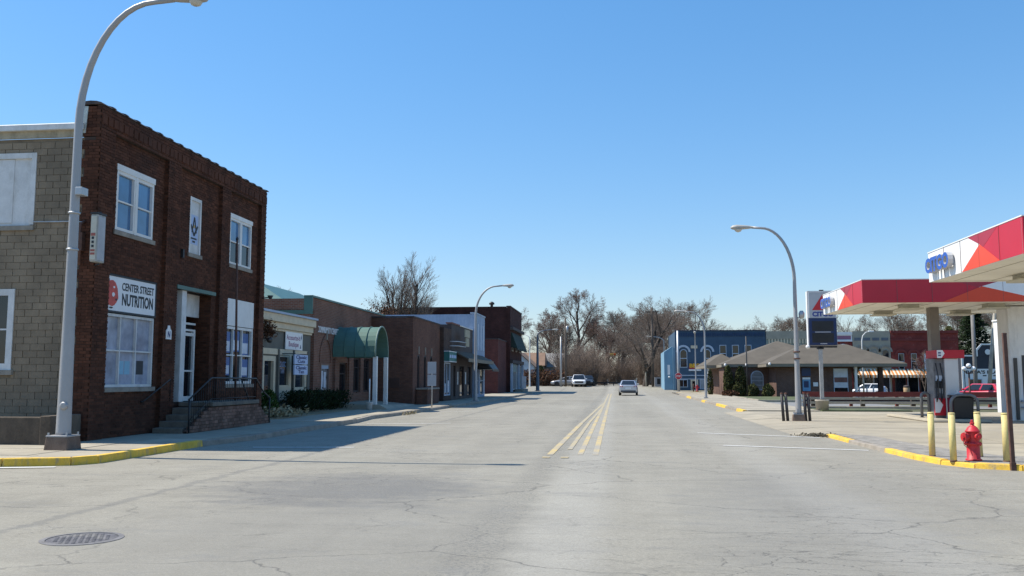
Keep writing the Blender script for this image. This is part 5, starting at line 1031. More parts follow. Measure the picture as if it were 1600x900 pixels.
atm = thing('cash_machine', 'blue and white cash machine in the bank wall', 'cash machine', (16.4, 80.5, .5)); piece(atm, 'surround', M('atm_blue', (.12, .3, .5), .4), lambda m: m.fb('ny', 80.6, 16.1, 16.75, .55, 1.55, 0, .12)); piece(atm, 'header', SIGNW, lambda m: m.fb('ny', 80.6, 16.1, 16.75, 1.553, 1.72, 0, .14)); piece(atm, 'screen', NAVY, lambda m: m.fb('ny', 80.6, 16.2, 16.6, .85, 1.4, .12, .13)); piece(atm, 'sign_board', NAVY, lambda m: m.fb('ny', 80.6, 16.05, 16.8, 1.85, 2.55, 0, .1))
piece(bk, 'notice_box', SIGNW, lambda m: m.fb('ny', 80.6, 17.0, 17.4, .95, 1.3, 0, .08))
pw_ = piece(bk, 'drive_through_window', TRIMB, lambda m: m.fb('ny', 80.7, 18.75, 19.95, .35, 2.5, 0, .05)); piece(pw_, 'pane', M('pane_white', (.55, .6, .66), .3), lambda m: m.fb('ny', 80.7, 18.8, 19.9, 1.75, 2.45, .05, .06)); piece(pw_, 'pane', M('pane_red', (.13, .05, .05), .3, .4), lambda m: m.fb('ny', 80.7, 18.8, 19.9, 1.3, 1.72, .05, .06)); piece(pw_, 'pane', M('pane_white', (.5, .55, .6)), lambda m: m.fb('ny', 80.7, 18.8, 19.9, .85, 1.28, .05, .06)); piece(pw_, 'pane', DGLASS, lambda m: m.fb('ny', 80.7, 18.8, 19.9, .4, .83, .05, .06))
for x in (24.25,): piece(bk, 'drive_through_pier', BR_BANK, lambda m: m.box(x - .2, x + .2, 86.2, 86.6, -.6, 2.65))
for x, y in ((20.5, 80.2), (8.95, 88.8)): piece(bk, 'porch_column', WHITE, lambda m: m.box(x - .1, x + .1, y - .1, y + .1, -.5, 2.65))
# ------------------------------------------------------------------ row of shops across the far street
RY = 112; gb = lambda x: gz(x, RY)
def arched(t, x0, x1, z0, z1, frame, glass, hood=None, sq=False):
    P_ = [(x0, z0), (x1, z0), (x1, z1), (x0, z1)] if sq else archpts(x0, x1, z0, z1); c = (x0 + x1) / 2; s_ = .84
    w = piece(t, 'window', frame, lambda m: m.fprism('ny', RY, P_, 0, .06)); piece(w, 'pane', glass, lambda m: m.fprism('ny', RY, [(c + (x - c) * s_, (z0 + z1) / 2 + (z - (z0 + z1) / 2) * .93) for x, z in P_], .06, .068)); piece(w, 'muntin', frame, lambda m: [m.fb('ny', RY, x0 + .04, x1 - .04, (z0 + z1) / 2 - .04, (z0 + z1) / 2 + .04, .069, .09)])
    if hood:
        r = (x1 - x0) / 2; h = [(c + (r + q) * cos(pi * k / 10), z1 - r + .1 + (r + q) * sin(pi * k / 10)) for q, ks in ((.42, range(11)), (.18, range(10, -1, -1))) for k in ks]
        def hd(m):
            for k in range(10): m.fprism('ny', RY, [h[k], h[k + 1], h[20 - k], h[21 - k]], 0, .1)
        piece(t, 'window_hood', hood, hd)
bl = thing('blue_building', 'two storey blue painted brick building with arched white trimmed windows', 'building', (12.5, 114, gb(12)))
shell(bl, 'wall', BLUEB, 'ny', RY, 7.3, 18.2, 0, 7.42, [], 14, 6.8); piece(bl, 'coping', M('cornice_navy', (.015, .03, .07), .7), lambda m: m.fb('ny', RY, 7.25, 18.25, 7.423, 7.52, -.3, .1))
for i in range(52): piece(bl, 'dentil', M('dentil_navy', (.016, .045, .115), .7), lambda m: m.fb('ny', RY, 7.45 + i * .205, 7.56 + i * .205, 6.75, 7.2, 0, .07))
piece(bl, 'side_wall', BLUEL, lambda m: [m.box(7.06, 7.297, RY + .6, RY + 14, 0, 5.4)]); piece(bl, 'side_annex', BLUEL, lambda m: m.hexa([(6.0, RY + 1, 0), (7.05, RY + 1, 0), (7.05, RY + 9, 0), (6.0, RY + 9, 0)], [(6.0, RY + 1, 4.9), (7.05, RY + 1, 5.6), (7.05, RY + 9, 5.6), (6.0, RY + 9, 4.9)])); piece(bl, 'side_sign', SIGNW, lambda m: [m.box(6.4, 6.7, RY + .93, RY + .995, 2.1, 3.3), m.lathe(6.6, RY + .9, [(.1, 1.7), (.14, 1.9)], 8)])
arched(bl, 7.85, 8.75, 2.95, 5.2, TRIMB, DGLASS, TRIMB); arched(bl, 10.75, 11.6, 2.95, 5.2, TRIMB, DGLASS, TRIMB)
for x in (12.65, 14.15, 15.65): arched(bl, x, x + .82, 3.6, 5.7, TRIMB, DGLASS, sq=True)
piece(bl, 'date_stone', CREAM, lambda m: m.fb('ny', RY, 9.2, 10.0, 5.3, 5.65, 0, .05))
piece(bl, 'storefront_frieze', TRIMB, lambda m: [m.fb('ny', RY, 7.5, 14.5, 1.95, 2.05, 0, .08), m.fb('ny', RY, 7.5, 14.5, 1.52, 1.6, 0, .08)])
window(bl, 'ny', RY, 7.7, 8.75, .55, 1.5, 2, 1, TRIMB, DGLASS, inn=.01, out=.1); window(bl, 'ny', RY, 10.2, 10.8, .3, 1.5, 1, 1, TRIMB, M('glass_pale', (.3, .34, .38), .2), inn=.01, out=.1); d = piece(bl, 'door', CREAM, lambda m: m.fb('ny', RY, 9.1, 10.0, .15, 1.5, 0, .08)); piece(d, 'pane', DGLASS, lambda m: m.fb('ny', RY, 9.3, 9.8, .3, 1.3, .08, .09))
fs = thing('food_sign', 'red and yellow shop sign on the blue building', 'sign', (10.5, RY - .2, 2.5)); piece(fs, 'red_board', M('sign_crimson', (.4, .03, .05), .5), lambda m: m.fb('ny', RY, 8.95, 10.35, 2.75, 3.15, 0, .12)); piece(fs, 'white_board', SIGNW, lambda m: m.fb('ny', RY, 8.9, 10.4, 2.55, 2.745, 0, .14)); text(fs, 'lettering', 'BBQ', M('sign_amber', (.75, .42, .02), .5), 'ny', RY, 9.0, 10.3, 2.85, 3.45, .121, .03, bold=.04)
cb_ = thing('cream_building', 'cream and sage two storey shop with a row of dentils under its cornice', 'building', (21.5, 114, gb(22))); shell(cb_, 'wall', GREENW, 'ny', RY, 18.25, 25.6, -.5, 7.3, [], 14, 6.7, base=-.6); piece(cb_, 'cornice', TAN, lambda m: m.fb('ny', RY, 18.25, 25.6, 6.4, 7.35, 0.001, .12))
for i in range(20): piece(cb_, 'dentil', CREAM, lambda m: m.fb('ny', RY, 18.5 + i * .36, 18.7 + i * .36, 5.85, 6.4, 0, .1))
for i in range(3): arched(cb_, 19.2 + i * 2.3, 20.2 + i * 2.3, 3.4, 5.3, CREAM, DGLASS, TAN)
rs = thing('narrow_red_building', 'narrow red brick building with white cornice and round window hood', 'building', (27, 114, gb(27))); shell(rs, 'wall', BR_RED, 'ny', RY, 25.65, 28.35, -.5, 7.15, [], 14, 6.6, base=-.6); piece(rs, 'cornice', SIGNW, lambda m: [m.fb('ny', RY, 25.65, 28.35, 6.85, 7.2, 0.001, .15), m.fb('ny', RY, 25.65, 28.35, 6.05, 6.2, 0, .15)]); piece(rs, 'frieze_panel', MAUVE, lambda m: [m.fb('ny', RY, 26.3, 28.2, 6.3, 6.75, 0, .05)]); piece(rs, 'frieze', SIGNW, lambda m: m.fb('ny', RY, 25.65, 28.35, 6.201, 6.849, 0, .03))
arched(rs, 26.75, 27.7, 3.5, 5.25, SIGNW, DGLASS, SIGNW)
tn = thing('tan_building', 'tan brick shop front with three round arched upper windows', 'building', (30.5, 114, gb(30))); shell(tn, 'wall', TAN, 'ny', RY, 28.4, 32.7 + .05, -.5, 7.3, [], 14, 6.7, base=-.6)
for i in range(4): piece(tn, 'frieze_panel', M('panel_slate', (.12, .14, .17), .7), lambda m: m.fb('ny', RY, 28.6 + i * 1.04, 29.4 + i * 1.04, 6.15, 6.5, 0, .05))
for i in range(3): arched(tn, 29.05 + i * 1.35, 29.85 + i * 1.35, 2.9, 5.1, M('frame_tan', (.22, .21, .18), .7), M('pane_tan', (.27, .25, .21), .6) if i < 2 else DGLASS, M('hood_tan', (.25, .235, .2), .8))
rd = thing('red_building', 'weathered red painted brick building with arched brick hoods over its windows', 'building', (36, 114, gb(36))); shell(rd, 'wall', BR_RED, 'ny', RY, 32.8, 40.5, -.5, 7.3, [], 14, 6.7, base=-.6); piece(rd, 'cornice', M('brick_dkred', (.17, .035, .03), .9), lambda m: [m.fb('ny', RY, 32.8, 40.5, 7.0, 7.32, 0.001, .18), m.fb('ny', RY, 32.8, 40.5, 6.1, 6.3, 0, .12)])
for i in range(4): arched(rd, 33.6 + i * 1.45, 34.25 + i * 1.45, 2.7, 4.6, M('frame_pale', (.35, .38, .4), .7), DGLASS if i != 2 else M('pane_white', (.5, .55, .6)), M('brick_dkred', (.17, .035, .03)), sq=True)
ag = 'striped awnings along the far shops'
for k, (a, b) in enumerate(((28.7, 29.9), (30.1, 32.2), (32.5, 34.3), (34.5, 39.5))):
    w = thing('striped_awning', ('short striped awning at the left end, above the bare tree', 'striped awning under the tan building, right of the pale post', 'striped awning straddling the tan and red buildings', 'longest striped awning, under the red building')[k] if True else '', 'awning', ((a + b) / 2, RY - .5, 1.8), ag)
    piece(w, 'canvas', AWNSTR, lambda m: m.hexa([(a, RY - .01, 2.15), (b, RY - .01, 2.15), (b, RY - .05, 2.75), (a, RY - .05, 2.75)], [(a, RY - 1.2, 2.0), (b, RY - 1.2, 2.0), (b, RY - 1.15, 2.06), (a, RY - 1.15, 2.06)])); piece(w, 'valance', AWNSTR, lambda m: m.box(a, b, RY - 1.23, RY - 1.2, 1.72, 2.03))
for t_, x0, x1 in ((tn, 28.5, 32.6), (rd, 33.0, 40.2), (cb_, 18.6, 25.3)):
    n_ = max(2, int((x1 - x0) / 1.4))
    for i in range(n_): window(t_, 'ny', RY, x0 + i * (x1 - x0) / n_ + .08, x0 + (i + 1) * (x1 - x0) / n_ - .08, -.2, 1.9, 1, 1, TRIMB if i % 2 else DKBRN, DGLASS, inn=.01, out=.09)
pa = thing('diner', 'dark fronted diner with white lower front and a small gable', 'building', (33, 96, -.45)); PY2 = 96
shell(pa, 'wall', M('diner_navy', (.03, .035, .05), .7), 'ny', PY2, 35.0, 42.5, -.6, 3.95, [], 10, 3.5, base=-.6); piece(pa, 'lower_front', SIGNW, lambda m: m.fb('ny', PY2, 35.2, 42.3, -.45, 2.6, 0, .08)); piece(pa, 'trim', SIGNW, lambda m: [m.fb('ny', PY2, 34.9, 35.1, -.45, 4.0, 0, .1), m.fb('ny', PY2, 35.1, 36.5, 3.85, 4.0, 0, .1)])
piece(pa, 'gable', M('diner_navy', (.03, .035, .05)), lambda m: m.fprism('ny', PY2, [(36.4, 3.9), (38.6, 3.9), (38.6, 4.5), (38.2, 5.05), (36.9, 5.05), (36.4, 4.5)], -.3, .04)); piece(pa, 'gable_trim', SIGNW, lambda m: [m.fprism('ny', PY2, [(36.3, 3.9), (36.5, 3.9), (36.5, 4.45), (36.3, 4.5)], .04, .12), m.fprism('ny', PY2, [(36.3, 4.5), (36.5, 4.45), (36.95, 5.0), (36.88, 5.15)], .04, .12), m.fprism('ny', PY2, [(36.95, 5.0), (38.15, 5.0), (38.22, 5.15), (36.88, 5.15)], .04, .118), m.fprism('ny', PY2, [(38.15, 5.0), (38.6, 4.45), (38.75, 4.5), (38.22, 5.15)], .04, .12)]); piece(pa, 'round_window', SIGNW, lambda m: m.lathe(37.5, 4.3, [(.28, PY2 - .1), (.28, PY2 - .05)], 16, 'y'))
text(pa, 'lettering', "PAPA'S PLACE", INK, 'ny', PY2, 35.3, 39.1, 2.1, 2.45, .081, bold=.04); piece(pa, 'lettering', INK, lambda m: [m.fb('ny', PY2, u, u + .35, 1.85, 1.97, .08, .084) for u in (36.9, 37.4, 37.9, 38.4)])
for a in (35.5, 37.4, 39.6): window(pa, 'ny', PY2, a, a + 1.3, .3, 1.6, 1, 1, TRIMB, DGLASS, inn=.09, out=.14)
gs = thing('grey_shed', 'plain grey low building between the fuel pump and the diner', 'building', (37, 102, -.45)); piece(gs, 'wall', M('shed_grey', (.2, .2, .19), .8), lambda m: m.box(35.5, 38.4, 99, 106, -.5, 3.4)); piece(gs, 'canopy', WHITEO, lambda m: m.box(35.2, 36.4, 97.5, 98.99, 1.5, 1.8)); piece(gs, 'roof', FASC, lambda m: m.box(35.4, 38.5, 98.9, 106.1, 3.403, 3.55))
# ------------------------------------------------------------------ poles and small things in the distance
def post(name, label, cat, loc, H, r0, r1, mat, extra=None, lean=0):
    q = local(name, label, cat, (loc[0], loc[1], gz(*loc))); piece(q, 'pole', mat, lambda m: m.tube([(0, 0, -.2), (lean * .5, 0, H / 2), (lean, 0, H)], [r0, (r0 + r1) / 2, r1], 10))
    if extra: extra(q)
    return q
post('utility_pole', 'slender wooden utility pole beside the white van', 'utility pole', (-7.0, 127), 9.6, .16, .12, WOOD, lambda q: piece(q, 'transformer', STEEL, lambda m: m.lathe(.25, -.1, [(.05, 7.6), (.18, 7.65), (.18, 8.5), (.05, 8.55)], 10)))
post('street_pole', 'bright galvanised pole close left of the wooden utility pole', 'pole', (-7.6, 126), 7.0, .15, .11, GREYW)
post('utility_pole', 'dark tall utility pole in front of the big bare tree', 'utility pole', (5.1, 126), 11, .19, .14, WOOD, lambda q: piece(q, 'crossarm', WOOD, lambda m: m.box(-.9, .9, -.08, .06, 10.3, 10.45)))
post('street_pole', 'short pale wooden pole left of the dark utility pole', 'pole', (4.2, 127.5), 3.9, .1, .09, WOODP)
post('utility_pole', 'grey pole standing in front of the diner gable', 'utility pole', (33.2, 88), 9, .2, .16, M('pole_weathered', (.2, .19, .18), .9), None)
post('utility_pole', 'pale leaning wooden pole to the right of the diner gable', 'utility pole', (34.2, 88), 9.2, .19, .13, WOODP, None, 1.1)
post('pole', 'thin dark pole standing in front of the bank roof', 'pole', (11.05, 78), 5.2, .05, .05, BLACK)
gl = local('globe_lamp', 'three globed lamp post in front of the diner', 'street lamp', (29.3, 79, gz(29, 79))); piece(gl, 'pole', RUST, lambda m: m.tube([(0, 0, -.1), (0, 0, .5), (0, 0, 2.6)], [.14, .08, .07], 10)); piece(gl, 'arms', RUST, lambda m: m.tube([(-.35, 0, 2.75), (-.2, 0, 2.5), (.2, 0, 2.5), (.35, 0, 2.75)], .04, 6))
for x, z in ((-.37, 2.9), (0, 3.15), (.37, 2.9)): piece(gl, 'globe', M('globe_white', (.8, .8, .8), .3), lambda m: m.lathe(x, 0, [(.19 * sin(pi * k / 8) + .005, z - .19 * cos(pi * k / 8)) for k in range(9)], 14))
sl_ = local('far_lamp', 'small curved lamp post between the bank roof and the tan building', 'street lamp', (25.0, 95, gz(25, 95))); piece(sl_, 'pole', WHITEO, lambda m: m.tube([(0, 0, 0), (0, 0, 5.9), (.1, 0, 6.4), (.4, 0, 6.75), (.8, 0, 6.85)], [.09, .06, .05, .05, .05], 8)); piece(sl_, 'lamp_head', SIGNW, lambda m: m.box(.7, 1.2, -.1, .1, 6.78, 6.92), .03)
hb = thing('hanging_beacon', 'orange traffic beacon hanging over the far junction', 'traffic light', (-.4, 127, 4.9)); piece(hb, 'housing', M('beacon_yellow', (.35, .2, .04), .5), lambda m: m.box(-.75, .1, 126.85, 127.15, 4.85, 5.15), .03); piece(hb, 'lens', TAIL, lambda m: [m.lathe(x, 5.0, [(.1, 126.78), (.12, 126.85)], 12, 'y') for x in (-.1,)]); piece(hb, 'span_wire', DKSTEEL, lambda m: m.tube([(-7.0, 127, 6.9), (-.35, 127, 5.2), (5.1, 126, 6.9)], .018, 5))
h2 = local('fire_hydrant', 'small red fire hydrant far off in front of the blue building', 'fire hydrant', (9.5, 108, gz(10, 108))); piece(h2, 'barrel', HYD, lambda m: m.lathe(0, 0, [(.2, 0), (.2, .06), (.15, .08), (.15, .6), (.18, .62), (.12, .75), (.03, .85)], 14)); piece(h2, 'outlet', HYD, lambda m: [m.tube([(-.28, 0, .5), (.28, 0, .5)], .08, 10)])
bo2 = local('bollard', 'thin brown post beside the far red hydrant', 'bollard', (9.1, 108, gz(10, 108))); piece(bo2, 'post', RUST, lambda m: m.lathe(0, 0, [(.08, 0), (.08, .85), (.04, .9)], 10))
tc = local('trash_can', 'tan round trash can on the pavement under the striped awnings', 'bin', (30.4, 99, gz(30, 99))); piece(tc, 'body', M('can_tan', (.4, .27, .15), .8), lambda m: m.lathe(0, 0, [(.3, 0), (.32, 1.1), (.28, 1.15)], 14)); piece(tc, 'lid', DKBRN, lambda m: m.lathe(0, 0, [(.33, 1.15), (.3, 1.3), (.1, 1.38)], 14))
bx = local('mailbox', 'small pale blue box standing beneath the striped awnings', 'mailbox', (29.6, 105, gz(30, 105))); piece(bx, 'body', PALEB, lambda m: m.box(-.35, .35, -.3, .3, .1, 1.2), .1); piece(bx, 'leg', DKSTEEL, lambda m: [m.box(x, x + .06, -.2, .2, 0, .1) for x in (-.3, .24)])
for k, (x, lab) in enumerate(((21.2, 'leftmost thin white post beside the bank drive through'), (21.85, 'middle thin white post beside the bank drive through'), (22.4, 'rightmost thin white post beside the bank drive through'))):
    q = local('marker_post', lab, 'post', (x, 82, gz(x, 82)), 'thin white posts at the bank drive through'); piece(q, 'post', SIGNW, lambda m: m.lathe(0, 0, [(.07, 0), (.07, 1.35), (.03, 1.4)], 10))
# ------------------------------------------------------------------ houses far left
def house(label, x0, x1, y0, y1, zw, zr, wm, rm, base, gable=True):
    t = thing('house', label, 'house', ((x0 + x1) / 2, y0, base), 'houses beyond the hedge'); c = (x0 + x1) / 2
    if gable:
        piece(t, 'wall', wm, lambda m: [m.hexa([(x0, y0, base), (x1, y0, base), (x1, y1, base), (x0, y1, base)], [(x0, y0, zw), (x1, y0, zw), (x1, y1, zw), (x0, y1, zw)]), m.hexa([(x0, y0, zw + .001), (x1, y0, zw + .001), (x1, y1, zw + .001), (x0, y1, zw + .001)], [(c - .01, y0, zr), (c + .01, y0, zr), (c + .01, y1, zr), (c - .01, y1, zr)])])
        for s_ in (-1, 1):
            e = x0 - .3 if s_ < 0 else x1 + .3; ze = zw - .3 * (zr - zw) / (c - x0)
            piece(t, 'roof', rm, lambda m: m.hexa([(c, y0 - .3, zr + .03), (c, y1 + .3, zr + .03), (e, y1 + .3, ze + .03), (e, y0 - .3, ze + .03)][::s_], [(c, y0 - .3, zr + .2), (c, y1 + .3, zr + .2), (e, y1 + .3, ze + .18), (e, y0 - .3, ze + .18)][::s_]))
    else:
        piece(t, 'wall', wm, lambda m: m.box(x0, x1, y0, y1, base, zw)); piece(t, 'roof', rm, lambda m: [m.hexa([(x0 - .4, y0 - .4, zw), (x1 + .4, y0 - .4, zw), (x1 + .4, y1 + .4, zw), (x0 - .4, y1 + .4, zw)], [(x0 - .2, (y0 + y1) / 2 - .1, zr), (x1 + .2, (y0 + y1) / 2 - .1, zr), (x1 + .2, (y0 + y1) / 2 + .1, zr), (x0 - .2, (y0 + y1) / 2 + .1, zr)])])
    return t
hw = house('white gabled house behind the maroon corner building', -17.5, -12.4, 138, 150, 3.4, 5.6, M('house_white', (.55, .58, .62), .7), BRNR, .4)
window(hw, 'ny', 138, -14.9, -14.1, 2.6, 3.7, 1, 1, TRIMB, DGLASS, inn=.01, out=.06)
hw = house('house with pale grey roof seen between the far poles', -13, -8.6, 150, 158, 3.5, 5.9, M('house_grey', (.25, .25, .22), .8), GREYR, .4, False); window(hw, 'ny', 150, -12, -10.8, 1.5, 3, 1, 1, TRIMB, DGLASS, inn=.01, out=.06); piece(hw, 'porch_roof', WHITEO, lambda m: m.box(-11, -8.4, 148.5, 150, 2.2, 2.4))
hw = house('house with brown shingle roof beside the white gable', -15.2, -11.8, 146, 153, 3.7, 5.9, M('house_tan', (.3, .26, .2), .8), BRNR, .4, False)
wb = thing('long_white_shed', 'long low white shed far beyond the end of the street', 'shed', (0, 215, .5)); piece(wb, 'wall', WHITE, lambda m: m.box(-8, 11, 215, 220, .4, 1.75)); piece(wb, 'roof', DKBRN, lambda m: m.box(-8.3, 11.3, 214.6, 220.4, 1.753, 2.2))
for i in range(9): piece(wb, 'door', DKSTEEL, lambda m: m.box(-7 + i * 2, -6.2 + i * 2, 214.94, 214.99, .4, 1.5))
fg = thing('far_guard_rail', 'thin rail at the far end of the street behind the junction', 'guard rail', (-3, 140, .5)); piece(fg, 'rail', DKSTEEL, lambda m: m.box(-9, 1, 139.9, 140, .85, 1.05)); [piece(fg, 'post', DKSTEEL, lambda m: m.box(-8.8 + k * 1.4, -8.65 + k * 1.4, 140.01, 140.1, .3, 1.0)) for k in range(8)]
pc2 = thing('utility_cabinet', 'small grey cabinet at the foot of the far tree, left of the pale blue wall', 'cabinet', (6.0, 132, .5)); piece(pc2, 'box', SIGNG, lambda m: m.box(5.6, 6.5, 132, 132.7, .4, 1.8)); piece(pc2, 'door', DKSTEEL, lambda m: m.box(5.95, 6.4, 131.97, 131.999, .8, 1.6))
# ------------------------------------------------------------------ bare trees: tapered trunk and limbs, then a crown of fine twigs
def rotdir(d, ang, az):
    a = d.orthogonal().normalized(); b = d.cross(a); ax = a * cos(az) + b * sin(az)
    return (d * cos(ang) + ax * sin(ang)).normalized()
def bare_tree(seed, H, r0, clear=.25, nch=(7, 5, 5, 4, 3), ang=(.45, .95), lr=(.62, .6, .55, .55, .5), up=.12, wig=.16, stems=1, tw=.012, lean=(0, 0), spread=1.0, fan=.3):
    R = random.Random(seed); T, K = MB(), MB()
    def grow(p, d, L, r, lv):
        n = (6, 5, 4, 3, 2, 2)[lv]; pts = [p]; rr = [r]; q = p.copy(); d = d.copy(); ds = [d.copy()]
        rt = max(tw * .55, r * (.45 if lv == 0 else .3))
        for i in range(n):
            d = (d + Vector((R.gauss(0, wig), R.gauss(0, wig), R.gauss(0, wig) + up))).normalized(); q = q + d * (L / n)
            pts.append(q.copy()); ds.append(d.copy()); rr.append(r + (rt - r) * (i + 1) / n)
        (T if lv <= 1 else K).tube(pts, rr, (8, 6, 4, 3, 3, 3)[lv], cap=False)
        if lv >= len(nch): return
        c = nch[lv]; t0 = clear if lv == 0 else .22
        for k in range(c):
            t = t0 + (1 - t0) * (k + R.random() * .8) / c; f = t * n; i = min(int(f), n - 1); w = f - i
            pp = pts[i].lerp(pts[i + 1], w); dd = ds[i].lerp(ds[i + 1], w); rp = rr[i] + (rr[i + 1] - rr[i]) * w
            cd_ = rotdir(dd, R.uniform(*ang) * (1 if lv else spread), R.random() * 6.283); 
            if cd_.z < -.25: cd_.z *= -.3; cd_.normalize()
            grow(pp, cd_, L * lr[lv] * (1.12 - .5 * t) * R.uniform(.8, 1.15), max(tw, rp * (.58 if lv < 1 else .5)), lv + 1)
    for s_ in range(stems):
        d = Vector((lean[0], lean[1], 1)); p = Vector((0, 0, -.3))
        if stems > 1: a = 6.283 * s_ / stems + R.random(); d = Vector((fan * cos(a) * R.uniform(.2, 1), fan * sin(a) * R.uniform(.2, 1), 1)); p += Vector((.25 * cos(a), .25 * sin(a), 0))
        grow(p, d.normalized(), H * R.uniform(.62, .74), r0, 0)
    zm = max(v[2] for v in K.v); k = H / zm
    for Q in (T, K): Q.v = [(x * k, y * k, z * k) for x, y, z in Q.v]
    return T, K
TG = 'bare trees beyond the street'
def tree(label, loc, seed, H, r0, twig=TWIG, group=TG, name='bare_tree', **kw):
    t = local(name, label, 'tree', (loc[0], loc[1], gz(loc[0], loc[1])), group); T, K = bare_tree(seed, H, r0, **kw)
    T.obj('trunk', BARK, t); K.obj('crown', twig, t); return t
tr1 = tree('tall many stemmed bare tree standing behind the low brick shops on the left', (-22.0, 92), 14, 15.0, .16, stems=6, nch=(15, 6, 5, 3), ang=(.28, .6), lr=(.34, .6, .6, .6), up=.05, wig=.05, clear=.3, tw=.008, fan=.24)
tr2 = tree('tallest bare tree with an open domed top, left of the road at its far end', (-7.2, 178), 9, 19.2, .40, nch=(8, 6, 6, 6, 5), lr=(.5, .7, .64, .6, .6), clear=.4, ang=(.4, .9), up=.06, wig=.1, tw=.011, twig=TWIGR)
tr3 = tree('broad bare tree with a thick dark trunk and low limbs, right of the road end', (4.1, 129), 23, 12.8, .50, nch=(9, 7, 6, 6, 5), lr=(.82, .64, .62, .6, .6), clear=.22, ang=(.5, 1.15), up=.05, wig=.1, tw=.008, lean=(.04, 0))
tr4 = tree('bare tree with wide fine crown rising behind the blue building', (13.2, 150), 31, 14.8, .28, nch=(8, 6, 6, 6, 5), lr=(.66, .68, .64, .62, .6), clear=.3, ang=(.4, .95), up=.05, wig=.1, tw=.009)
tr5 = tree('low spreading bare tree close above the cream building roof', (26.5, 150), 37, 12.4, .26, nch=(8, 7, 6, 6, 4), lr=(.72, .68, .64, .62, .6), clear=.28, ang=(.5, 1.0), up=.05, wig=.1, tw=.011)
tr6 = tree('reddish bare tree behind the white house at the far left', (-17.5, 165), 41, 14.5, .26, nch=(8, 7, 6, 6, 4), lr=(.68, .68, .64, .62, .6), clear=.25, ang=(.45, .95), up=.06, wig=.1, tw=.011, twig=TWIGR)
more = [(tr6, (-12.5, 172), 1.9, .95, 'bare tree just right of the thick dark lamp post'), (tr2, (-13.5, 176), 2.2, .78, 'bare tree behind the house with the pale grey roof'), (tr6, (-4.4, 186), 4.0, .98, 'bare tree close right of the tallest tree'),
        (tr4, (-1.2, 190), .9, .93, 'bare tree at the middle of the road end, behind the traffic beacon'), (tr5, (1.4, 176), 3.4, 1.18, 'bare tree between the road end and the broad dark trunk'), (tr4, (7.6, 150), 2.4, .86, 'bare tree just left of the pale blue side wall'),
        (tr6, (9.6, 140), 5.2, .80, 'twiggy bare tree directly over the left corner of the blue building'), (tr4, (20.5, 158), 4.1, .78, 'small bare tree over the right end of the blue building'), (tr5, (31.5, 152), 2.1, 1.02, 'bare tree rising just left of the tall price sign'),
        (tr1, (37.5, 150), .7, .84, 'many stemmed bare tree over the narrow red building, right of the price sign'), (tr4, (42.0, 148), 3.3, .9, 'bare tree above the seam of the tan and red buildings'), (tr1, (46.5, 152), 2.2, .92, 'many stemmed bare tree above the middle of the red building'),
        (tr5, (50.5, 140), 5.0, 1.1, 'bare tree right of the canopy column, left of the dark evergreen'), (tr4, (58, 140), 1.2, .9, 'bare tree behind the dark evergreen'), (tr2, (-20.5, 160), 3.0, .6, 'bare tree half hidden behind the maroon building'),
        (tr6, (34.5, 160), .4, .86, 'bare tree mostly hidden behind the price sign'), (tr5, (-23.4, 60), 1.4, .64, 'small bare treetop peeping over the boutique roof'), (tr5, (4.6, 168), .2, 1.15, 'bare tree filling the gap behind the broad dark trunk'),
        (tr5, (.6, 205), 2.6, 1.0, 'most distant bare tree, in the gap at the very end of the street'),
        (tr4, (-10.2, 168), 5.5, .85, 'bare tree just right of the wooden utility pole by the van'), (tr5, (8.8, 172), 4.4, 1.15, 'bare tree far behind the pale blue side wall'), (tr6, (-1.8, 168), 2.8, .8, 'low bare tree rising straight above the silver car'), (tr4, (53.5, 150), 2.9, .95, 'bare tree behind the fuel pump header')]
for src, (x, y), rz, sc, lab in more: dup(src, (x, y, gz(x, y)), rz, sc, lab)
# brushy undergrowth, each shrub a clump of bare stems
def shrub_mesh(seed, H, n, rad, tw):
    R = random.Random(seed); K = MB()
    for i in range(n):
        a = R.random() * 6.283; r = rad * .35 * R.random() ** .5; p = Vector((r * cos(a), r * sin(a), -.1)); d = Vector((.45 * cos(a) * R.random(), .45 * sin(a) * R.random(), 1)).normalized(); L = H * R.uniform(.6, 1)
        pts = [p]; 
        for k in range(4): d = (d + Vector((R.gauss(0, .13), R.gauss(0, .13), .05))).normalized(); p = p + d * L / 4; pts.append(p)
        K.tube(pts, [tw * 1.6, tw * 1.4, tw * 1.1, tw * .9, tw * .5], 3, cap=False)
        for k in range(9):
            j = R.randint(1, 3); b = pts[j].lerp(pts[j + 1], R.random()); e = rotdir(d, R.uniform(.3, .8), R.random() * 6.283); l = L * R.uniform(.15, .32)
            m1 = b + e * l * .5; e2 = (e + Vector((R.gauss(0, .2), R.gauss(0, .2), .2))).normalized(); K.tube([b, m1, m1 + e2 * l * .5], [tw * .9, tw * .7, tw * .4], 3, cap=False)
    return K
SG_ = 'leafless brown brush below the far trees'
sh = local('bare_shrub', 'brown leafless brush clump right beside the white van', 'shrub', (-5.6, 136, .5), SG_); shrub_mesh(2, 5.6, 170, 2.8, .014).obj('stems', BRUSH, sh)
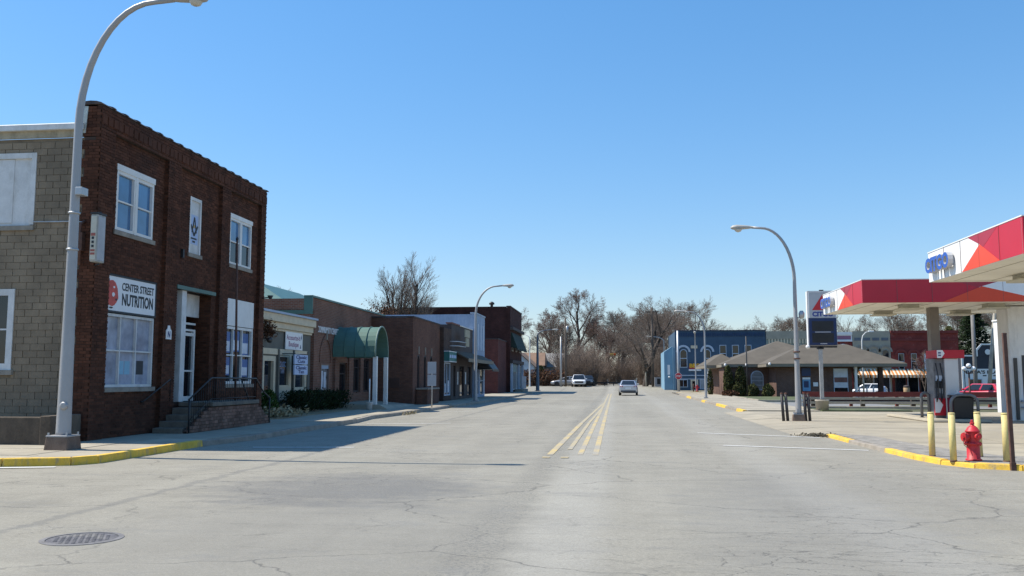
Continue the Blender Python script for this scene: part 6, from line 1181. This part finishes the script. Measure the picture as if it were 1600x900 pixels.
for i, (x, y, s_, lab) in enumerate(((-7.4, 140, 1.15, 'brown brush clump rising behind the white van'), (-3.9, 139, 1.0, 'brown brush clump second to the right of the van'), (-.2, 182, 1.05, 'brown brush clump far off in the gap straight above the traffic beacon'), (2.0, 190, 1.15, 'brown brush clump far off directly above the silver car'), (-2.2, 150, .8, 'brown brush clump left of the road end, half way to the road centre'), (-10.5, 152, .9, 'brown brush clump between the poles and the grey roofed house'),
     (2.2, 152, .8, 'brown brush clump left of the broad dark trunk'), (7.0, 150, .95, 'brown brush clump between the broad trunk and the dark pole'), (8.2, 142, 1.1, 'brown brush clump just left of the pale blue wall'), (5.2, 156, 1.3, 'tall brown brush clump behind the broad dark trunk'), (-5.5, 160, 1.35, 'tall brown brush clump below the tallest tree'), (-9, 163, 1.3, 'tall brown brush clump left of the tallest tree'), (-2.9, 172, 1.0, 'brown brush clump right of the tallest tree'))):
    dup(sh, (x, y, .45), i * 1.7, s_, lab)
# leafy things
def leaves(seed, n, fn, s):
    R = random.Random(seed); m = MB()
    for i in range(n):
        p = fn(R); a = Vector((R.gauss(0, 1), R.gauss(0, 1), R.gauss(0, 1))).normalized(); b = a.orthogonal().normalized(); q = s * R.uniform(.6, 1.3); c = a.cross(b)
        m.poly([p - b * q, p + c * q * .5, p + b * q, p - c * q * .5])
    return m
def blob(rx, ry, h, lump=.25, base=.0):
    def f(R):
        a = R.random() * 6.283; z = R.random(); e = (1 - (2 * z - 1) ** 2) ** .5 * .6 + .4 * (1 - z); k = (.75 + .25 * R.random()) * (1 + lump * sin(a * 3 + z * 5) * .5)
        return Vector((rx * e * k * cos(a), ry * e * k * sin(a), base + h * z * (1 + lump * .3 * sin(a * 2 + 1))))
    return f
def bush(name, label, cat, loc, rx, ry, h, mat, n, s, seed, group=None, twigs=True):
    t = local(name, label, cat, (loc[0], loc[1], loc[2]), group); leaves(seed, n, blob(rx, ry, h), s).obj('leaves', mat, t)
    R = random.Random(seed); q = MB()
    for i in range(9): a = R.random() * 6.283; q.tube([(0, 0, -.05), (rx * .4 * cos(a), ry * .4 * sin(a), h * .5), (rx * .8 * cos(a), ry * .8 * sin(a), h * .85)], [.02, .015, .006], 4, cap=False)
    q.obj('stems', BARK, t); return t
bush('green_bush', 'small bright green bush at the corner of the porch beside the brick building', 'bush', (-13.2, 33.2, .3), .45, .7, .85, LEAFG, 900, .07, 3)
for y0_, L_, sd, lab in ((36.9, 1.55, 5, 'low dark evergreen hedge beneath the pale blue projecting sign'), (40.4, 1.75, 6, 'low dark evergreen hedge below the arched brick panel')):
    t = local('dark_hedge', lab, 'hedge', (-13.1, y0_, .25)); RR = random.Random(sd); hs_ = [RR.uniform(.62, .92) for k in range(9)]
    leaves(sd, 3600, lambda R: (lambda y: Vector((R.gauss(0, .27), y, (R.random() ** .7) * hs_[min(8, int((y + L_) / (2 * L_) * 9))] * (1.12 if R.random() < .06 else 1))))(R.uniform(-L_, L_)), .055).obj('leaves', LEAFD, t)
    q = MB(); [q.tube([(RR.gauss(0, .1), y, 0), (RR.gauss(0, .3), y + RR.gauss(0, .2), RR.uniform(.7, 1.0))], [.014, .004], 4, cap=False) for y in [RR.uniform(-L_, L_) for k in range(26)]]; q.obj('stems', BARK, t)
gt = leaves(8, 700, lambda R: Vector((-12.75 + R.gauss(0, .25), R.uniform(32, 34.6), .25 + abs(R.gauss(0, .12)))), .09).obj('dry_grass', M('straw', (.33, .27, .16), .9), None); gt['kind'] = 'stuff'
gt = leaves(18, 260, lambda R: Vector((-9.35 + R.gauss(0, .12), R.choice((50, 56, 57.5, 59, 40, 41)) + R.gauss(0, .3), .03 + abs(R.gauss(0, .06)))), .06).obj('kerb_weeds', M('straw', (.33, .27, .16), .9), None); gt['kind'] = 'stuff'
gt = leaves(28, 420, lambda R: Vector((5.72 + R.gauss(0, .22), 26.7 + R.gauss(0, .25), .02 + abs(R.gauss(0, .02)))), .05).obj('gutter_debris', M('debris', (.1, .085, .06), .95), None); gt['kind'] = 'stuff'
BB_ = 'round clipped bushes along the bank lawn'
for x, y, lab in ((10.75, 81.5, 'leftmost round clipped bush in front of the bank'), (11.85, 80.5, 'middle round clipped bush in front of the bank'), (12.95, 79.3, 'rightmost round clipped bush, below the arched bank window')): bush('round_bush', lab, 'bush', (x, y, .1), .62, .62, 1.0, LEAFO, 900, .1, int(x * 7), BB_)
bush('tall_shrub', 'tall narrow green shrub against the bank, the left of the two', 'bush', (10.2, 84.0, .1), .55, .5, 2.55, LEAFO, 1500, .12, 71, 'tall shrubs against the bank'); bush('tall_shrub', 'tall narrow green shrub against the bank, the right of the two', 'bush', (11.3, 83.9, .1), .65, .5, 2.5, LEAFO, 1500, .12, 72, 'tall shrubs against the bank')
bush('tall_shrub', 'slim green shrub at the left corner of the bank porch', 'bush', (8.85, 86.5, .1), .32, .3, 2.3, LEAFO, 700, .1, 74)
bush('mulch_shrub', 'low sprawling brown shrub at the left foot of the bank bushes', 'bush', (9.9, 80.5, .1), .9, .6, .5, LEAFR, 500, .1, 77)
t = local('russet_hedge', 'long russet leafless hedge across the far junction at the left', 'hedge', (-10.3, 131, .5)); leaves(9, 5200, lambda R: Vector((R.uniform(-4.6, 3.0), R.gauss(0, .7), 2.1 * R.random() ** .8 * (1 + .18 * sin(R.random() * 6)))), .13).obj('leaves', LEAFR, t); K = shrub_mesh(5, 2.2, 40, 1.2, .02)
q = MB()
for dx in (-3.6, -1.8, 0, 1.6): n = len(q.v); q.v += [(x + dx, y, z) for x, y, z in K.v]; q.f += [tuple(i + n for i in f) for f in K.f]; q.sm += K.sm; q.mi += K.mi
q.obj('stems', BRUSH, t)
bush('green_bush', 'rounded green bush above the russet hedge by the pale roofed house', 'bush', (-11.6, 139, .5), 1.0, .9, 3.0, LEAFO, 900, .16, 81)
# evergreens
def spruce(label, loc, H, w, seed, mat=LEAFD):
    t = local('evergreen_tree', label, 'tree', (loc[0], loc[1], gz(*loc))); R = random.Random(seed); m = MB(); q = MB(); q.tube([(0, 0, -.2), (0, 0, H * .6), (0, 0, H)], [H * .018, H * .01, .01], 7); 
    for i in range(150):
        z = H * (.1 + .9 * (i / 150) ** .85); L = w * (1 - z / H) ** .8 * R.uniform(.65, 1.1) + .15; a = i * 2.4 + R.gauss(0, .3); d = Vector((cos(a), sin(a), .12)); q.tube([(0, 0, z), tuple(Vector((0, 0, z)) + d * L)], [.03, .008], 3, cap=False)
        for k in range(44):
            f = R.uniform(.15, 1.05); p = Vector((0, 0, z)) + d * L * f + Vector((R.gauss(0, .12 * L), R.gauss(0, .12 * L), R.gauss(-.1, .1) - .05 * f)); e = (d + Vector((R.gauss(0, .5), R.gauss(0, .5), R.gauss(-.15, .3)))).normalized(); s_ = e.orthogonal().normalized(); l = .28 * R.uniform(.6, 1.2); m.poly([p - e * l, p + s_ * l * .28, p + e * l, p - s_ * l * .28])
    q.obj('trunk', BARK, t); m.obj('crown', mat, t); return t
spruce('tall dark evergreen tree rising behind the diner', (44.5, 118), 11.8, 4.0, 3)
spruce('smaller evergreen at the right end of the red building', (42.0, 119), 8.6, 2.4, 5, LEAFO)
t = local('russet_tree', 'russet leafy oak top behind the left brick buildings', 'tree', (-22.8, 86, 0), 'russet oaks behind the left shops'); leaves(12, 1500, lambda R: Vector((R.gauss(0, 1.0), R.gauss(0, 1.0), 7.5 + R.gauss(0, .8))), .11).obj('crown', LEAFR, t); q = MB(); q.tube([(0, 0, 0), (0, 0, 5), (.2, 0, 7.5)], [.15, .1, .03], 7); q.obj('trunk', BARK, t)
dup(t, (-22.4, 88, -.9), 1, .92, 'smaller russet oak top to the right, below the many stemmed tree')
t = local('sapling', 'slender olive budded sapling in front of the striped awnings', 'tree', (21.9, 85, gz(21.9, 85))); T, K = bare_tree(77, 4.6, .06, nch=(8, 5, 4, 3), clear=.3, ang=(.4, .9), tw=.014); T.obj('trunk', BARK, t); K.obj('crown', M('twig_olive', (.2, .16, .06), .9), t)
t = local('sapling', 'bare brown sapling standing left of the canopy column', 'tree', (32.4, 100, gz(32, 100))); T, K = bare_tree(78, 5.2, .07, nch=(8, 5, 4, 3), clear=.3, ang=(.4, .9), tw=.016); T.obj('trunk', BARK, t); K.obj('crown', TWIGR, t)
# ------------------------------------------------------------------ vehicles
def car(name, label, cat, loc, rz, paintm, L, Wd, H, prof, cabin, wheels, R_=.33, group=None, rear=None, front=None):
    """prof: (y, z low, z belt, half width) from rear to front; cabin: rear glass base, roof rear, roof front, windscreen base (y), belt z"""
    t = local(name, label, cat, loc, group, rz); m = MB(); ring = []
    for (y, zl, zb, hw) in prof:
        h = zb - zl
        half = [(0, zl), (hw * .85, zl), (hw * .97, zl + .08), (hw, zl + h * .45), (hw * .985, zl + h * .7), (hw * .93, zb - .03), (hw * .8, zb), (0, zb + .015)]
        pts = half + [(-x, z) for x, z in half[-2:0:-1]]; b = len(m.v); m.v += [(x, y, z) for x, z in pts]; ring.append((b, len(pts)))
    for (a, n), (b, _) in zip(ring, ring[1:]):
        for k in range(n): m.face((a + k, b + k, b + (k + 1) % n, a + (k + 1) % n), True)
    a, n = ring[0]; m.face(tuple(a + k for k in range(n))); a, n = ring[-1]; m.face(tuple(a + k for k in reversed(range(n))))
    body = m.obj('body', paintm, t)
    y0, y1, y2, y3, zb = cabin; hb = Wd / 2 * .93; ht = Wd / 2 * .70; zt = H
    B = [(-hb, y0, zb), (hb, y0, zb), (hb, y3, zb), (-hb, y3, zb)]; T_ = [(-ht, y1, zt), (ht, y1, zt), (ht, y2, zt), (-ht, y2, zt)]
    cab = piece(t, 'cabin', paintm, lambda m: m.hexa(B, T_), .09)
    def pane(nm, q, ins=(.07, .93, .10, .86)):            # q: bottom-left, bottom-right, top-right, top-left
        q = [Vector(p) for p in q]; f = lambda u, v: (q[0].lerp(q[1], u)).lerp(q[3].lerp(q[2], u), v); u0, u1, v0, v1 = ins
        c = [f(u0, v0), f(u1, v0), f(u1, v1), f(u0, v1)]; n = (c[1] - c[0]).cross(c[3] - c[0]).normalized() * .012
        return piece(t, nm, CARGL, lambda m: m.hexa([tuple(p - n * .5) for p in c], [tuple(p + n) for p in c]))
    pane('rear_window', [B[0], B[1], T_[1], T_[0]], (.09, .91, .12, .88)); pane('windscreen', [B[2], B[3], T_[3], T_[2]], (.05, .95, .05, .92))
    md = .52
    for s_ in (1, -1):
        q = [B[1], B[2], T_[2], T_[1]] if s_ > 0 else [B[3], B[0], T_[0], T_[3]]
        for a, b in ((.10, .47), (.52, .90)):
            pane('side_window', q, (a, b, .08, .88))
    for y in wheels:
        for s_ in (-1, 1):
            x = s_ * (Wd / 2 - .1)
            w = piece(t, 'wheel', TYRE, lambda m: m.lathe(y, R_, [(R_ * .8, x - .1), (R_, x - .08), (R_, x + .08), (R_ * .8, x + .1)], 20, 'x')); piece(w, 'rim', RIM, lambda m: m.lathe(y, R_, [(R_ * .62, x + s_ * .095), (R_ * .6, x + s_ * .106), (R_ * .2, x + s_ * .11)] if s_ > 0 else [(R_ * .2, x - .11), (R_ * .6, x - .106), (R_ * .62, x - .095)], 14, 'x'))
            piece(t, 'wheel_arch', BLACK, lambda m: m.lathe(y, R_, [(R_ * 1.14, x + s_ * .05 - .06), (R_ * 1.14, x + s_ * .05 + .055)], 18, 'x'))
    yr, yf = prof[0][0], prof[-1][0]; hw = prof[1][3]; zb0 = prof[1][2]
    for s_ in (-1, 1):
        piece(t, 'tail_light', TAIL, lambda m: m.hexa([(s_ * hw * .62, yr - .015, zb0 - .2), (s_ * hw * .94, yr + .03, zb0 - .2), (s_ * hw * .95, yr + .25, zb0 - .2), (s_ * hw * .62, yr + .1, zb0 - .2)][::s_], [(s_ * hw * .62, yr - .01, zb0 - .06), (s_ * hw * .94, yr + .04, zb0 - .05), (s_ * hw * .95, yr + .25, zb0 - .05), (s_ * hw * .62, yr + .1, zb0 - .06)][::s_]))
        zf = prof[-2][2]; piece(t, 'headlight', HEAD, lambda m: m.hexa([(s_ * hw * .58, yf + .01, zf - .22), (s_ * hw * .9, yf - .04, zf - .22), (s_ * hw * .93, yf - .3, zf - .2), (s_ * hw * .58, yf - .2, zf - .22)][::-s_], [(s_ * hw * .58, yf - .01, zf - .08), (s_ * hw * .9, yf - .06, zf - .06), (s_ * hw * .93, yf - .3, zf - .06), (s_ * hw * .58, yf - .2, zf - .08)][::-s_]))
        piece(t, 'mirror', paintm, lambda m: m.box(s_ * (hb + .02), s_ * (hb + .17), y3 - .35, y3 - .22, zb + .02, zb + .16), .03)
    piece(t, 'rear_bumper', M('bumper_dark', (.06, .06, .065), .6), lambda m: m.box(-hw * .85, hw * .85, yr - .03, yr + .15, prof[0][1] - .02, prof[0][1] + .16), .03)
    piece(t, 'front_grille', BLACK, lambda m: m.box(-hw * .6, hw * .6, yf - .15, yf + .015, prof[-1][1] + .08, prof[-1][1] + .34), .02)
    piece(t, 'licence_plate', SIGNW, lambda m: m.box(-.26, .26, yr - .025, yr + .02, prof[0][1] + .3, prof[0][1] + .42))
    return t
sedan = [(-2.3, .34, .92, .74), (-2.2, .28, 1.0, .84), (-1.5, .22, 1.0, .9), (-.3, .2, .93, .9), (.9, .2, .93, .9), (1.6, .22, .82, .88), (2.1, .26, .72, .82), (2.3, .34, .62, .66)]
hatch = [(-1.9, .36, .95, .72), (-1.8, .28, 1.0, .8), (-1.1, .22, .98, .85), (0, .2, .95, .85), (.9, .2, .93, .85), (1.5, .24, .85, .82), (1.85, .3, .72, .72), (1.95, .36, .62, .6)]
suv = [(-2.25, .42, 1.05, .78), (-2.15, .34, 1.12, .88), (-1.2, .26, 1.1, .93), (0, .25, 1.05, .93), (1.0, .25, 1.04, .93), (1.7, .28, .98, .9), (2.1, .34, .86, .82), (2.25, .42, .72, .68)]
vanp = [(-2.7, .38, .98, .9), (-2.6, .33, 1.02, .98), (-1, .28, 1.02, 1.0), (.8, .28, 1.02, 1.0), (1.7, .3, 1.0, .98), (2.3, .33, .94, .94), (2.65, .38, .84, .86), (2.75, .44, .72, .76)]
cs = car('silver_sedan', 'silver saloon car driving away along the street, seen from behind', 'car', (1.22, 88.6, .008), -.02, SILV, 4.6, 1.8, 1.45, sedan, (-1.95, -1.15, .15, 1.2, .96), (-1.4, 1.4))
piece(cs, 'brake_light', TAIL, lambda m: m.box(-.2, .2, -1.25, -1.2, 1.36, 1.40))
cvv = car('white_van', 'white van facing the camera, parked left at the end of the street', 'van', (-5.15, 126.5, gz(-5, 126)), pi + .06, CARW, 5.2, 2.05, 1.68, vanp, (-2.6, -2.45, .95, 1.75, 1.0), (-1.7, 1.75), .36)
piece(cvv, 'hood_mark', BLACK, lambda m: m.box(-.5, .5, 2.66, 2.75, .62, .78))
car('white_hatchback', 'small white hatchback parked before the striped awnings', 'car', (28.7, 107.0, gz(28.7, 107)), 1.0, CARW, 3.9, 1.7, 1.5, hatch, (-1.85, -1.45, .35, 1.2, .95), (-1.25, 1.25), .31, 'cars parked by the far shops')
car('red_suv', 'bright red estate car parked in front of the diner, seen from its rear corner', 'car', (30.8, 80.5, gz(31, 80)), .62, CARR, 4.5, 1.85, 1.65, suv, (-2.1, -1.6, .45, 1.35, 1.08), (-1.4, 1.4), .35, 'cars parked by the far shops')
car('silver_sedan', 'pale silver saloon parked right of the red car in front of the diner', 'car', (34.6, 82.5, gz(34, 82)), .75, SILV, 4.6, 1.8, 1.45, sedan, (-1.95, -1.15, .15, 1.2, .96), (-1.4, 1.4), .33, 'cars parked by the far shops')
car('dark_pickup', 'dark pickup parked just behind the white van at the far left', 'pickup', (-4.1, 131.5, gz(-3.5, 130)), pi, M('car_blue_black', (.03, .035, .045), .35, .02, 1, 0, coat=.5), 5.2, 1.95, 1.55, suv, (-.4, -.2, .6, 1.35, 1.04), (-1.5, 1.5), .38)
car('grey_car', 'grey car half hidden between the far poles and the white van', 'car', (-7.0, 130, gz(-7, 130)), pi / 2, M('car_grey', (.3, .31, .33), .35, .02, 1, 0, metal=.4), 4.6, 1.8, 1.4, sedan, (-1.95, -1.15, .15, 1.2, .96), (-1.4, 1.4))
